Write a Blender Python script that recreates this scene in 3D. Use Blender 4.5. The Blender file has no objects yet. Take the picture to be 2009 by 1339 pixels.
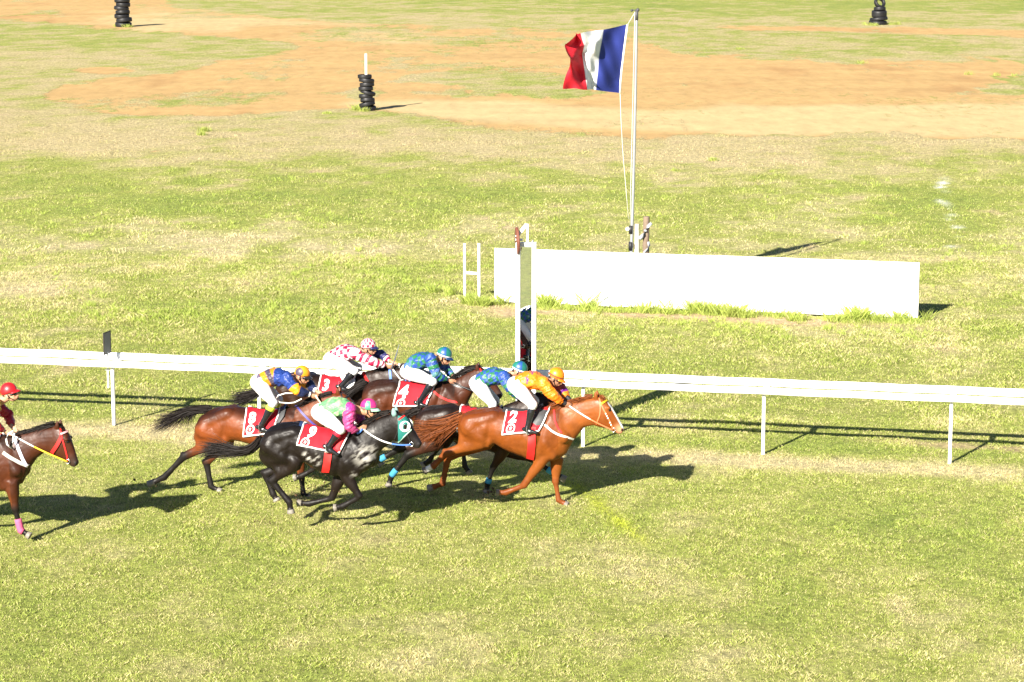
import bpy, bmesh, math, random
import numpy as np
from mathutils import Vector, Matrix
from mathutils.bvhtree import BVHTree
random.seed(7)
rng = np.random.default_rng(11)
SC = bpy.context.scene
COL = SC.collection
R_ = math.radians

# ------------------------------------------------------------------ camera
W0, H0 = 2009.0, 1339.0
CX, CY = W0/2, H0/2
F = 4870.0                       # focal length in photograph pixels
YH = -200.0                      # row of the horizon, above the frame
CAMH = 8.87
PITCH = math.atan((CY-YH)/F)
cam_d = bpy.data.cameras.new('camera')
cam_d.sensor_width = 36.0
cam_d.lens = 36.0*F/W0
cam_d.clip_start = 0.5
cam_d.clip_end = 6000
cam = bpy.data.objects.new('camera', cam_d); COL.objects.link(cam)
cam.location = (0, 0, CAMH)
cam.rotation_euler = (math.pi/2-PITCH, 0, 0)
SC.camera = cam

# ------------------------------------------------------------------ light
SUN_D = Vector((0.92, 1.62, -1.0)).normalized()
ELEV = math.asin(-SUN_D.z)
wd = bpy.data.worlds.new('World'); SC.world = wd; wd.use_nodes = True
nt = wd.node_tree; nt.nodes.clear()
sky = nt.nodes.new('ShaderNodeTexSky'); sky.sky_type = 'NISHITA'; sky.sun_disc = False
sky.sun_elevation = ELEV; sky.sun_rotation = math.atan2(-SUN_D.x, -SUN_D.y)
sky.air_density = 0.55; sky.dust_density = 0.35
bg = nt.nodes.new('ShaderNodeBackground'); bg.inputs['Strength'].default_value = 0.05
wo = nt.nodes.new('ShaderNodeOutputWorld')
nt.links.new(sky.outputs[0], bg.inputs[0]); nt.links.new(bg.outputs[0], wo.inputs[0])
sl = bpy.data.lights.new('sun', 'SUN'); sl.energy = 5.0; sl.angle = R_(0.55); sl.color = (1.0, 0.93, 0.82)
so = bpy.data.objects.new('sun', sl); COL.objects.link(so)
so.rotation_euler = SUN_D.to_track_quat('-Z', 'Y').to_euler()
so.location = (-40, -60, 60)
SC.view_settings.view_transform = 'Standard'
SC.view_settings.look = 'None'
SC.view_settings.gamma = 1.0
SC.view_settings.exposure = 1.60
SC.view_settings.use_curve_mapping = False
SC.cycles.max_bounces = 5
SC.cycles.diffuse_bounces = 2
SC.cycles.transparent_max_bounces = 4

# ------------------------------------------------------------------ pixel rays (for measuring the place from the photograph)
CAMP = Vector((0, 0, CAMH))
FWD = Vector((0, math.cos(PITCH), -math.sin(PITCH)))
UPV = Vector((0, math.sin(PITCH), math.cos(PITCH)))
def ray(px, py):
    return (FWD*F + Vector((1, 0, 0))*(px-CX) + UPV*(CY-py)).normalized()
def G(px, py, z=0.0):
    d = ray(px, py); t = (z-CAMH)/d.z
    return CAMP + d*t
def PV(px, py, p0, n):           # hit with the plane through p0 of normal n
    d = ray(px, py); t = (p0-CAMP).dot(n)/d.dot(n)
    return CAMP + d*t
def proj(P):
    P = np.asarray(P, float)
    dx, dy, dz = P[..., 0], P[..., 1], P[..., 2]-CAMH
    fz = dy*math.cos(PITCH)-dz*math.sin(PITCH)
    uz = dy*math.sin(PITCH)+dz*math.cos(PITCH)
    return CX+F*dx/fz, CY-F*uz/fz
RAIL_A = R_(12.4)
U = Vector((math.cos(RAIL_A), -math.sin(RAIL_A), 0))     # running direction, along the rail
AWAY = Vector((math.sin(RAIL_A), math.cos(RAIL_A), 0))   # square to it, away from the stand

# ------------------------------------------------------------------ noise
def _hash(ix, iy, s):
    h = (ix*374761393 + iy*668265263 + s*974634777) & 0xffffffff
    h = ((h ^ (h >> 13))*1274126177) & 0xffffffff
    return ((h ^ (h >> 16)) & 0xffff)/65535.0
def vnoise(x, y, s=0):
    x = np.asarray(x, float); y = np.asarray(y, float)
    ix = np.floor(x).astype(np.int64); iy = np.floor(y).astype(np.int64)
    fx = x-ix; fy = y-iy
    fx = fx*fx*(3-2*fx); fy = fy*fy*(3-2*fy)
    a = _hash(ix, iy, s); b = _hash(ix+1, iy, s); c = _hash(ix, iy+1, s); d = _hash(ix+1, iy+1, s)
    return (a*(1-fx)+b*fx)*(1-fy)+(c*(1-fx)+d*fx)*fy
def fbm(x, y, s=0, o=4):
    v = 0; a = 0.5; t = 0
    for k in range(o):
        v = v+a*vnoise(x, y, s+k*17); t += a; a *= 0.55; x = x*2.03+3.1; y = y*2.03+1.7
    return v/t
def sstep(a, b, x):
    t = np.clip((x-a)/(b-a), 0, 1); return t*t*(3-2*t)

# ------------------------------------------------------------------ materials
MATS = {}
def mat(name, col=(.5, .5, .5), rough=.6, spec=.3, bump=0, bscale=40, metal=0, attr=None, var=0, vscale=8, sheen=0, coat=0, transl=0, bdist=.01):
    if name in MATS: return MATS[name]
    m = bpy.data.materials.new(name); m.use_nodes = True
    n = m.node_tree.nodes; l = m.node_tree.links
    p = n['Principled BSDF']
    p.inputs['Roughness'].default_value = rough
    p.inputs['Specular IOR Level'].default_value = spec
    p.inputs['Metallic'].default_value = metal
    if sheen: p.inputs['Sheen Weight'].default_value = sheen
    if coat:
        p.inputs['Coat Weight'].default_value = coat; p.inputs['Coat Roughness'].default_value = .3
    src = None
    if attr:
        a = n.new('ShaderNodeAttribute'); a.attribute_name = attr; src = a.outputs['Color']
    else:
        c = n.new('ShaderNodeRGB'); c.outputs[0].default_value = (*col, 1); src = c.outputs[0]
    tc = n.new('ShaderNodeTexCoord')
    if var:
        nz = n.new('ShaderNodeTexNoise'); nz.inputs['Scale'].default_value = vscale; nz.inputs['Detail'].default_value = 6
        l.new(tc.outputs['Object'], nz.inputs['Vector'])
        mr = n.new('ShaderNodeMapRange'); mr.inputs[1].default_value = .25; mr.inputs[2].default_value = .75
        mr.inputs[3].default_value = 1-var; mr.inputs[4].default_value = 1+var
        l.new(nz.outputs['Fac'], mr.inputs[0])
        mx = n.new('ShaderNodeVectorMath'); mx.operation = 'MULTIPLY'
        l.new(src, mx.inputs[0]); l.new(mr.outputs[0], mx.inputs[1]); src = mx.outputs[0]
    l.new(src, p.inputs['Base Color'])
    if bump:
        nb = n.new('ShaderNodeTexNoise'); nb.inputs['Scale'].default_value = bscale; nb.inputs['Detail'].default_value = 4
        l.new(tc.outputs['Object'], nb.inputs['Vector'])
        b = n.new('ShaderNodeBump'); b.inputs['Strength'].default_value = bump; b.inputs['Distance'].default_value = bdist
        l.new(nb.outputs['Fac'], b.inputs['Height']); l.new(b.outputs[0], p.inputs['Normal'])
    if transl:
        t = n.new('ShaderNodeBsdfTranslucent'); l.new(src, t.inputs['Color'])
        ms = n.new('ShaderNodeMixShader'); ms.inputs[0].default_value = transl
        l.new(p.outputs[0], ms.inputs[1]); l.new(t.outputs[0], ms.inputs[2])
        l.new(ms.outputs[0], n['Material Output'].inputs['Surface'])
    MATS[name] = m
    return m

# ------------------------------------------------------------------ mesh helpers
class MB:
    """collects geometry for ONE mesh object"""
    def __init__(s): s.v = []; s.f = []; s.c = []
    def add(s, vs, fs):
        o = len(s.v); s.v += [tuple(v) for v in vs]; s.f += [tuple(i+o for i in f) for f in fs]
    def box(s, c, size, rot=None, bev=0.0):
        x, y, z = [q/2 for q in size]
        vs = [Vector((a*x, b*y, d*z)) for a in (-1, 1) for b in (-1, 1) for d in (-1, 1)]
        if rot is not None: vs = [rot @ v for v in vs]
        vs = [v+Vector(c) for v in vs]
        s.add(vs, [(0, 1, 3, 2), (4, 6, 7, 5), (0, 4, 5, 1), (2, 3, 7, 6), (0, 2, 6, 4), (1, 5, 7, 3)])
    def loft(s, rings, caps=True):
        n = len(rings[0]); vs = [p for r in rings for p in r]; fs = []
        for i in range(len(rings)-1):
            for k in range(n):
                a = i*n+k; b = i*n+(k+1) % n
                fs.append((a, b, b+n, a+n))
        if caps:
            fs.append(tuple(range(n-1, -1, -1))); o = (len(rings)-1)*n
            fs.append(tuple(o+k for k in range(n)))
        s.add(vs, fs)
    def tube(s, pts, radii, n=10, lat=None, el=1.0, lel=1.0):
        """tube along pts; lat = lateral axis; el/lel = in-plane and lateral stretch"""
        pts = [Vector(p) for p in pts]
        if not hasattr(radii, '__len__'): radii = [radii]*len(pts)
        rings = []
        for i, p in enumerate(pts):
            d = (pts[min(i+1, len(pts)-1)]-pts[max(i-1, 0)])
            d = d.normalized() if d.length > 1e-9 else Vector((0, 0, 1))
            L = Vector(lat) if lat is not None else (Vector((0, 0, 1)) if abs(d.z) < .9 else Vector((1, 0, 0)))
            a = d.cross(L)
            if a.length < 1e-6: a = d.cross(Vector((.3, .5, .8)))
            a.normalize(); b = d.cross(a).normalized()
            r = radii[i]
            rings.append([p+a*(math.cos(t)*r*el)+b*(math.sin(t)*r*lel) for t in [2*math.pi*k/n for k in range(n)]])
        s.loft(rings)
    def ball(s, c, r, nu=14, nv=9, M=None):
        """ellipsoid; r = scalar or triple, M = 3x3 rotation"""
        if not hasattr(r, '__len__'): r = (r, r, r)
        c = Vector(c); vs = []; fs = []
        for j in range(1, nv):
            ph = math.pi*j/nv
            for k in range(nu):
                th = 2*math.pi*k/nu
                v = Vector((r[0]*math.sin(ph)*math.cos(th), r[1]*math.sin(ph)*math.sin(th), r[2]*math.cos(ph)))
                if M is not None: v = M @ v
                vs.append(c+v)
        t = Vector((0, 0, r[2])); b = -t
        if M is not None: t = M @ t; b = M @ b
        vs += [c+t, c+b]; T = len(vs)-2; B = T+1
        for j in range(nv-2):
            for k in range(nu):
                a = j*nu+k; q = j*nu+(k+1) % nu
                fs.append((a, a+nu, q+nu, q))
        for k in range(nu):
            fs.append((T, k, (k+1) % nu)); o = (nv-2)*nu
            fs.append((B, o+(k+1) % nu, o+k))
        s.add(vs, fs)
    def capsule(s, a, b, ra, rb, n=12):
        a = Vector(a); b = Vector(b); d = (b-a); L = d.length
        if L < 1e-6: return s.ball(a, ra)
        d.normalize(); pts = []; rr = []
        for k in range(5):
            t = math.pi/2*(1-k/4); pts.append(a-d*ra*math.sin(t)); rr.append(max(ra*math.cos(t), ra*.05))
        for k in range(5):
            t = math.pi/2*k/4; pts.append(b+d*rb*math.sin(t)); rr.append(max(rb*math.cos(t), rb*.05))
        s.tube(pts, rr, n)
    def mesh(s, name):
        me = bpy.data.meshes.new(name); me.from_pydata(s.v, [], s.f); me.update(); return me
    def build(s, name, m, parent=None, smooth=True, bevel=0):
        me = s.mesh(name)
        if bevel:
            bm = bmesh.new(); bm.from_mesh(me)
            bmesh.ops.recalc_face_normals(bm, faces=bm.faces)
            bmesh.ops.bevel(bm, geom=list(bm.edges), offset=bevel, segments=2, affect='EDGES', profile=.5)
            bm.to_mesh(me); bm.free()
        else:
            bm = bmesh.new(); bm.from_mesh(me); bmesh.ops.recalc_face_normals(bm, faces=bm.faces); bm.to_mesh(me); bm.free()
        return link(name, me, m, parent, smooth)
def link(name, me, m, parent=None, smooth=True):
    o = bpy.data.objects.new(name, me); COL.objects.link(o)
    for q in (m if isinstance(m, (list, tuple)) else [m]): me.materials.append(q)
    if smooth and len(me.polygons): me.polygons.foreach_set('use_smooth', [True]*len(me.polygons))
    if parent: o.parent = parent
    return o
def tag(o, label, cat, group=None, kind=None):
    if kind: o['kind'] = kind
    if label: o['label'] = label
    if cat: o['category'] = cat
    if group: o['group'] = group
    return o
def empty(name, loc, rz=0.0):
    o = bpy.data.objects.new(name, None); COL.objects.link(o); o.location = loc; o.rotation_euler = (0, 0, rz); o.empty_display_size = .2
    return o
def remesh(mb, voxel, smooth=4, fac=.5):
    me = mb.mesh('work'); o = bpy.data.objects.new('work', me); COL.objects.link(o)
    r = o.modifiers.new('r', 'REMESH'); r.mode = 'VOXEL'; r.voxel_size = voxel
    if smooth:
        q = o.modifiers.new('s', 'SMOOTH'); q.factor = fac; q.iterations = smooth
    dg = bpy.context.evaluated_depsgraph_get()
    out = bpy.data.meshes.new_from_object(o.evaluated_get(dg))
    bpy.data.objects.remove(o); bpy.data.meshes.remove(me)
    return out
def coords(me):
    a = np.empty(len(me.vertices)*3, np.float32); me.vertices.foreach_get('co', a); return a.reshape(-1, 3)
def set_coords(me, a):
    me.vertices.foreach_set('co', np.asarray(a, np.float32).ravel()); me.update()
def set_colors(me, c, name='col'):
    at = me.color_attributes.new(name, 'FLOAT_COLOR', 'POINT')
    c = np.asarray(c, np.float32)
    if c.shape[1] == 3: c = np.concatenate([c, np.ones((len(c), 1), np.float32)], 1)
    at.data.foreach_set('color', c.ravel())
def big_mesh(name, v, f):
    """fast mesh from numpy quads/tris"""
    me = bpy.data.meshes.new(name); nv = len(v); nf, k = f.shape
    me.vertices.add(nv); me.vertices.foreach_set('co', v.astype(np.float32).ravel())
    me.loops.add(nf*k); me.loops.foreach_set('vertex_index', f.astype(np.int32).ravel())
    me.polygons.add(nf); me.polygons.foreach_set('loop_start', np.arange(0, nf*k, k, dtype=np.int32))
    me.update(calc_edges=True)
    return me
def lerp(a, b, t): return a+(b-a)*t

# ------------------------------------------------------------------ the ground: colour field of turf and dirt
GREEN = np.array([.225, .290, .060]); YGREEN = np.array([.325, .355, .085]); STRAW = np.array([.53, .46, .255])
TAN = np.array([.47, .37, .19]); ORANGE = np.array([.42, .280, .120]); SAND = np.array([.46, .355, .180]); DEEP = np.array([.26, .115, .045])
def blob(px, py, cx, cy, rx, ry, ang=0.0):
    a = R_(ang); dx = px-cx; dy = py-cy
    x = dx*math.cos(a)+dy*math.sin(a); y = -dx*math.sin(a)+dy*math.cos(a)
    return np.exp(-((x/rx)**2+(y/ry)**2))
def inpoly(px, py, poly, soft):
    """soft inside-ness of a polygon (1 inside, 0 outside)"""
    poly = np.array(poly, float); n = len(poly)
    ins = np.zeros(px.shape, bool); dist = np.full(px.shape, 1e9)
    for i in range(n):
        x1, y1 = poly[i]; x2, y2 = poly[(i+1) % n]
        c = ((y1 > py) != (y2 > py)) & (px < (x2-x1)*(py-y1)/(y2-y1+1e-9)+x1)
        ins ^= c
        ex, ey = x2-x1, (y2-y1)*3
        t = np.clip(((px-x1)*ex+(py-y1)*3*ey)/(ex*ex+ey*ey+1e-9), 0, 1)
        dist = np.minimum(dist, np.hypot(px-x1-t*ex, (py-y1)*3-t*ey))
    sd = np.where(ins, dist, -dist)
    return sstep(-soft, soft, sd)
ROADS = [
 ([(-400, -20), (0, -4), (290, -8), (350, 16), (423, 24), (500, 31), (600, 39), (700, 45), (800, 50), (950, 58), (1080, 84), (1100, 112), (1000, 132), (880, 140), (780, 152), (700, 172), (600, 190), (470, 202), (330, 214), (250, 222), (160, 214), (90, 196), (70, 184), (120, 165), (230, 150), (340, 146), (440, 120), (540, 104), (590, 92), (520, 78), (400, 70), (300, 62), (220, 56), (100, 46), (0, 38), (-400, 30)], 26, .95),
 ([(60, 184), (150, 188), (330, 188), (560, 176), (700, 190), (700, 208), (560, 222), (400, 230), (250, 232), (160, 216)], 22, .9),
 ([(680, 204), (780, 180), (900, 192), (1100, 192), (1250, 176), (1400, 184), (1700, 188), (2400, 180), (2400, 272), (2009, 274), (1800, 266), (1550, 262), (1300, 270), (1100, 262), (1000, 256), (900, 238), (820, 224), (740, 214)], 38, .98),
 ([(1380, 47), (1700, 54), (2009, 58), (2400, 56), (2400, 74), (2009, 74), (1700, 66), (1380, 56)], 12, .8),
]
def field(X, Y):
    """albedo and dryness / dirt cover over the ground plane"""
    P = np.stack([X, Y, np.zeros_like(X)], -1)
    px, py = proj(P)
    px = np.clip(px, -3000, 5000); py = np.clip(py, -199, 3000)
    wob = (fbm(X*.22, Y*.16, 3)-.5)
    wx = px+wob*90; wy = py+(fbm(X*.3, Y*.12, 9)-.5)*26*np.clip(py/300, .15, 1)
    dirt = np.zeros_like(px)
    for poly, soft, amp in ROADS:
        dirt = np.maximum(dirt, amp*inpoly(wx, wy, poly, soft))
    # worn orange patches right of the flag and left of the tracks
    patch = .50*blob(px, py, 1350, 140, 620, 62)+.25*blob(px, py, 1150, 60, 500, 20)+.75*blob(px, py, 1130, 118, 190, 26)+.6*blob(px, py, 1400, 165, 260, 22)+.62*blob(px, py, 1920, 135, 120, 24)+.6*blob(px, py, 1500, 130, 160, 12)\
        + .6*blob(px, py, 800, 172, 120, 12)+.5*blob(px, py, 1060, 70, 120, 12)+.85*blob(px, py, 200, 138, 75, 9)+.45*blob(px, py, 950, 205, 200, 20)\
        + .35*blob(px, py, 1650, 190, 300, 25)+.35*blob(px, py, 1750, 175, 260, 30)+.55*blob(px, py, 540, 252, 45, 5)+.3*blob(px, py, 120, 240, 160, 30)
    pn = fbm(X*.5, Y*.13, 21)
    dirt = np.maximum(dirt, .9*sstep(.22, .70, patch*(.40+pn*1.15)))
    # ragged edges and grass thinning of the roads
    e1 = fbm(X*.55, Y*.16, 33)-.5; e2 = fbm(X*1.9, Y*.5, 37, 3)-.5
    dirt = sstep(.20, .72, dirt+(e1*.8+e2*.7)*(1-.7*sstep(.6, 1, dirt)))
    thin = sstep(.50, .72, fbm(X*.16, Y*.10, 39)*.75+fbm(X*.5, Y*.22, 38)*.25+e2*.3)*(.72-.45*inpoly(px, py, ROADS[2][0], 40))
    dirt = dirt*(1-thin)
    dirt *= (py < 330)
    # dryness of the turf
    n1 = .5+(fbm(X*.16, Y*.11, 41)-.5)*.7; n2 = .5+(fbm(X*.8, Y*.55, 51)-.5)*(1.25-.45*sstep(840, 960, py)); n3 = fbm(X*2.6, Y*1.9, 61, 3)
    dry = .43+(n1-.5)*.85+(n2-.5)*.75+(n3-.5)*.55
    dry += .34*blob(px, py, 1000, 290, 1700, 40)-.15*blob(px, py, 420, 395, 420, 38)-.08*blob(px, py, 900, 400, 250, 25)
    dry += .20*blob(px, py, 150, 265, 260, 35)+.18*blob(px, py, 500, 480, 700, 40)+.12*blob(px, py, 1500, 330, 500, 30)
    dry -= .30*blob(px, py, 430, 622, 420, 17)+.25*blob(px, py, 1880, 430, 130, 90)+.22*blob(px, py, 800, 540, 300, 45)+.1*blob(px, py, 1500, 690, 500, 30)
    dry -= .30*blob(px, py, 1600, 8, 700, 18)+.2*blob(px, py, 760, 2, 300, 6)
    dry += .22*blob(px, py, 500, 668, 260, 18)+.2*blob(px, py, 100, 560, 130, 40)
    # worn dry strip on the track side of the rail
    base = 877+(px-1144)*.0465
    dry += .62*np.exp(-((py-base-14)/17)**2)-.25*np.exp(-((py-base+18)/12)**2)
    dry += .16*blob(px, py, 1750, 1270, 320, 60, 8)+.10*blob(px, py, 150, 1150, 300, 60)+.12*blob(px, py, 1450, 1130, 380, 50)-.16*blob(px, py, 1400, 1230, 260, 60)
    dry -= .01*sstep(880, 980, py)
    dry += (sstep(900, 1000, py))*(.07*np.sin((X*.9+Y*.25)*2.2))
    dry += .16*sstep(330, 235, py)+.07+.10*sstep(300, 520, py)*sstep(640, 520, py)
    dry = np.clip(dry, 0, 1)
    bare = .75*blob(px, py, 1000, 612, 60, 12)+.85*blob(px, py, 1560, 632, 260, 10, 2.2)+.6*blob(px, py, 1250, 618, 240, 9, 2)+.4*blob(px, py, 930, 600, 60, 9)+.35*blob(px, py, 1850, 655, 120, 12)
    rail_bare = np.exp(-((py-base+36)/7)**2)*sstep(1350, 1900, px)
    bare = sstep(.3, .75, bare*(.55+n3*.9))+.75*sstep(.35, .8, rail_bare*(.4+n2))
    bare = np.clip(bare+.55*sstep(.82, .95, n2*.6+n3*.4+.12), 0, 1)
    d = dry[..., None]
    c = np.where(d < .5, lerp(GREEN, YGREEN, np.clip(d*2, 0, 1)), lerp(YGREEN, STRAW, np.clip(d*2-1, 0, 1)))
    far_tan = (sstep(420, 260, py)*sstep(.40, .85, dry))[..., None]
    c = lerp(c, TAN, .50*far_tan)
    c = lerp(c, np.array([.46, .33, .21]), np.clip(bare, 0, .9)[..., None])
    sandy = sstep(.35, .75, .9*inpoly(px, py, [(690, 206), (900, 200), (1300, 212), (2400, 190), (2400, 272), (1300, 268), (900, 240)], 60)
                  + .7*blob(px, py, 400, 40, 300, 34)+.5*blob(px, py, 430, 210, 300, 18)+.5*blob(px, py, 750, 80, 260, 26)+(fbm(X*.2, Y*.1, 71)-.5)*.9)
    so_ = lerp(ORANGE, SAND, sandy[..., None])
    so_ = lerp(so_, DEEP, (.35*sstep(.6, .85, fbm(X*.35, Y*.1, 81)))[..., None]*(1-.6*sandy[..., None]))
    st = fbm(X*.05+3, Y*.55, 83, 3)
    so_ = so_*(1+.22*(st-.5))[..., None]
    so_ = lerp(so_, np.array([.20, .075, .04]), (.7*blob(px, py, 540, 252, 40, 4)+.6*blob(px, py, 270, 131, 18, 2))[..., None])
    global DIRTCOL; DIRTCOL = so_
    # chalk remnants of an old line, and the painted finish line
    white = 1.25*sstep(.42, .60, vnoise(X*5.3, Y*1.1, 91))*np.exp(-((px-(1846+(py-350)*.20+9*np.sin(py*.06)))/8)**2)*sstep(345, 360, py)*sstep(530, 440, py)
    c = lerp(c, np.array([.85, .85, .80]), np.clip(.9*white, 0, 1)[..., None])
    fl = np.exp(-((px-(1146+(py-968)*1.22))/15)**2)*sstep(940, 960, py)*sstep(1080, 1035, py)
    c = lerp(c, np.array([.42, .48, .04]), (.8*fl)[..., None])
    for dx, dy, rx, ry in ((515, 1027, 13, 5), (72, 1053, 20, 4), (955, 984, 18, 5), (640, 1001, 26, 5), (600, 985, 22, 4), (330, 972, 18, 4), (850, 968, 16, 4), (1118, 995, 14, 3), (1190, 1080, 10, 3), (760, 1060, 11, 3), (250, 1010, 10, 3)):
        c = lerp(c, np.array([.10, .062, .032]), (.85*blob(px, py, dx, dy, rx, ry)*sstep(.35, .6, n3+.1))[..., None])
    return c, dry, dirt, bare

def ground():
    ys = [18.0]
    while ys[-1] < 260: ys.append(ys[-1]+.22+max(0, ys[-1]-45)*.004)
    ys = np.array([-400, -60, 0]+ys+[300, 400, 700, 1500, 5000])
    xs = np.concatenate([[-4000, -900, -300, -120], np.arange(-62, 62.01, .28), [120, 300, 900, 4000]])
    X, Y = np.meshgrid(xs, ys)
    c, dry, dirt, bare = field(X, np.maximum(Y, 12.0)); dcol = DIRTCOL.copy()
    Z = (fbm(X*.35, Y*.35, 5)-.5)*.05*(1-dirt)
    base = sstep(20, 30, Y)*sstep(250, 150, Y)
    Z = Z*base
    v = np.stack([X, Y, Z], -1).reshape(-1, 3)
    ny, nx = X.shape
    i = np.arange(ny*nx).reshape(ny, nx)
    f = np.stack([i[:-1, :-1], i[:-1, 1:], i[1:, 1:], i[1:, :-1]], -1).reshape(-1, 4)
    me = big_mesh('ground', v, f)
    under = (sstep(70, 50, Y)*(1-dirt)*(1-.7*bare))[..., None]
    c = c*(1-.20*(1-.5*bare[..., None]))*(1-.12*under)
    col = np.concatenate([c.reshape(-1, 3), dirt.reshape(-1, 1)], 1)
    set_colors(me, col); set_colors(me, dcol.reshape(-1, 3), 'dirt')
    m = bpy.data.materials.new('turf and dirt'); m.use_nodes = True
    n = m.node_tree.nodes; l = m.node_tree.links; p = n['Principled BSDF']
    p.inputs['Roughness'].default_value = .95; p.inputs['Specular IOR Level'].default_value = .1
    a = n.new('ShaderNodeAttribute'); a.attribute_name = 'col'
    geo = n.new('ShaderNodeNewGeometry')
    def noise(sc, det, vec=None, dist=0):
        z = n.new('ShaderNodeTexNoise'); z.inputs['Scale'].default_value = sc; z.inputs['Detail'].default_value = det
        z.inputs['Roughness'].default_value = .7
        l.new(vec or geo.outputs['Position'], z.inputs['Vector']); return z
    def rng_(o, a0, a1, b0, b1):
        r = n.new('ShaderNodeMapRange'); l.new(o, r.inputs[0])
        for k, q in enumerate((a0, a1, b0, b1)): r.inputs[k+1].default_value = q
        return r.outputs[0]
    fine = noise(9, 6); mid = noise(1.7, 6)
    mp = n.new('ShaderNodeMapping'); mp.inputs['Scale'].default_value = (1.6, .8, 1); l.new(geo.outputs['Position'], mp.inputs[0])
    clump = noise(4.5, 5, mp.outputs[0])
    k1 = rng_(fine.outputs['Fac'], .3, .7, .62, 1.38); k2 = rng_(mid.outputs['Fac'], .3, .7, .82, 1.18); k3 = rng_(clump.outputs['Fac'], .34, .66, .70, 1.3)
    def mul(x, y):
        q = n.new('ShaderNodeMath'); q.operation = 'MULTIPLY'; l.new(x, q.inputs[0]); l.new(y, q.inputs[1]); return q.outputs[0]
    kk = mul(mul(k1, k2), k3)
    # ragged cover of dirt
    mp2 = n.new('ShaderNodeMapping'); mp2.inputs['Scale'].default_value = (1.3, .5, 1); l.new(geo.outputs['Position'], mp2.inputs[0])
    rag = noise(2.2, 9, mp2.outputs[0])
    ad = n.new('ShaderNodeMath'); ad.operation = 'ADD'; l.new(a.outputs['Alpha'], ad.inputs[0]); l.new(rng_(rag.outputs['Fac'], .3, .7, -.42, .42), ad.inputs[1])
    dm = rng_(ad.outputs[0], .30, .72, 0, 1)
    d2 = n.new('ShaderNodeAttribute'); d2.attribute_name = 'dirt'
    gr = noise(1.1, 8, mp2.outputs[0]); grit = noise(22, 4)
    kd = mul(rng_(gr.outputs['Fac'], .3, .7, .84, 1.16), rng_(grit.outputs['Fac'], .30, .42, .80, 1.0))
    def vmul(x, y):
        q = n.new('ShaderNodeVectorMath'); q.operation = 'MULTIPLY'; l.new(x, q.inputs[0]); l.new(y, q.inputs[1]); return q.outputs[0]
    turfc = vmul(a.outputs['Color'], kk); dirtc = vmul(d2.outputs['Color'], kd)
    fl = noise(16, 3); ff = rng_(fl.outputs['Fac'], .56, .68, 0, .55)
    mx = n.new('ShaderNodeMix'); mx.data_type = 'RGBA'; mx.inputs[7].default_value = (.36, .30, .155, 1)
    l.new(ff, mx.inputs[0]); l.new(turfc, mx.inputs[6])
    mz = n.new('ShaderNodeMix'); mz.data_type = 'RGBA'
    l.new(dm, mz.inputs[0]); l.new(mx.outputs[2], mz.inputs[6]); l.new(dirtc, mz.inputs[7])
    l.new(mz.outputs[2], p.inputs['Base Color'])
    inv = n.new('ShaderNodeMath'); inv.operation = 'SUBTRACT'; inv.inputs[0].default_value = 1.0; l.new(dm, inv.inputs[1])
    b = n.new('ShaderNodeBump'); b.inputs['Strength'].default_value = .55; b.inputs['Distance'].default_value = .05
    l.new(mul(kk, inv.outputs[0]), b.inputs['Height']); l.new(b.outputs[0], p.inputs['Normal'])
    o = link('ground', me, m)
    tag(o, 'open racecourse ground of dry turf with worn orange dirt tracks behind', None, kind='structure')
    return o
ground()

def ground_z(X, Y):
    _, _, dirt, _ = field(X, Y)
    return (fbm(X*.35, Y*.35, 5)-.5)*.05*(1-dirt)*sstep(20, 30, Y)*sstep(250, 150, Y)

def scatter(y0, y1, dens, seed, margin=1.5):
    r = np.random.default_rng(seed)
    k = (CX+60)/F
    hw = y1*k*1.03+margin
    n = int(2*hw*(y1-y0)*dens)
    X = (r.random(n)*2-1)*hw; Y = y0+r.random(n)*(y1-y0)
    m = np.abs(X) < Y*k*1.03+margin
    X, Y = X[m], Y[m]
    m = r.random(len(X)) < 1-sstep(70, 108, Y)
    X, Y = X[m], Y[m]
    # clumping
    q = fbm(X*5, Y*5, 101, 3)
    m = r.random(len(X)) < .30+1.9*(q-.30)
    return X[m], Y[m]
GRASS = True
def turf():
    X1, Y1 = scatter(22.5, 42, 3000, 1)
    X2, Y2 = scatter(42, 62, 1100, 2)
    X3, Y3 = scatter(62, 110, 160, 3)
    X = np.concatenate([X1, X2, X3]); Y = np.concatenate([Y1, Y2, Y3])
    px, py = proj(np.stack([X, Y, 0*X], -1))
    tuft = fbm(X*1.1, Y*1.1, 131, 3)
    rough = sstep(40.5, 42.5, Y+AWAY.x/AWAY.y*X)      # the mown track ends at the rail
    h = .017+.015*sstep(.5, .75, fbm(X*3.2, Y*3.2, 141, 2))+.026*rough*sstep(.45, .7, tuft)+.03*blob(px, py, 430, 622, 420, 14)+.02*blob(px, py, 800, 540, 320, 40)*sstep(.5, .65, tuft)
    h = h*np.where(Y > 62, 1.25, 1)
    wid = np.where(Y < 42, .0028, np.where(Y < 62, .0050, .010))
    r = np.random.default_rng(5)
    o = blades_w(X, Y, h, wid)
    tag(o, 'short sunlit turf of green and straw coloured blades', None, kind='stuff')
def blades_w(X, Y, h, wid):
    c, dry, dirt, bare = field(X, Y)
    return blades2('grass', X, Y, h, wid, .9, 6, c, dry, dirt, bare)
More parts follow.
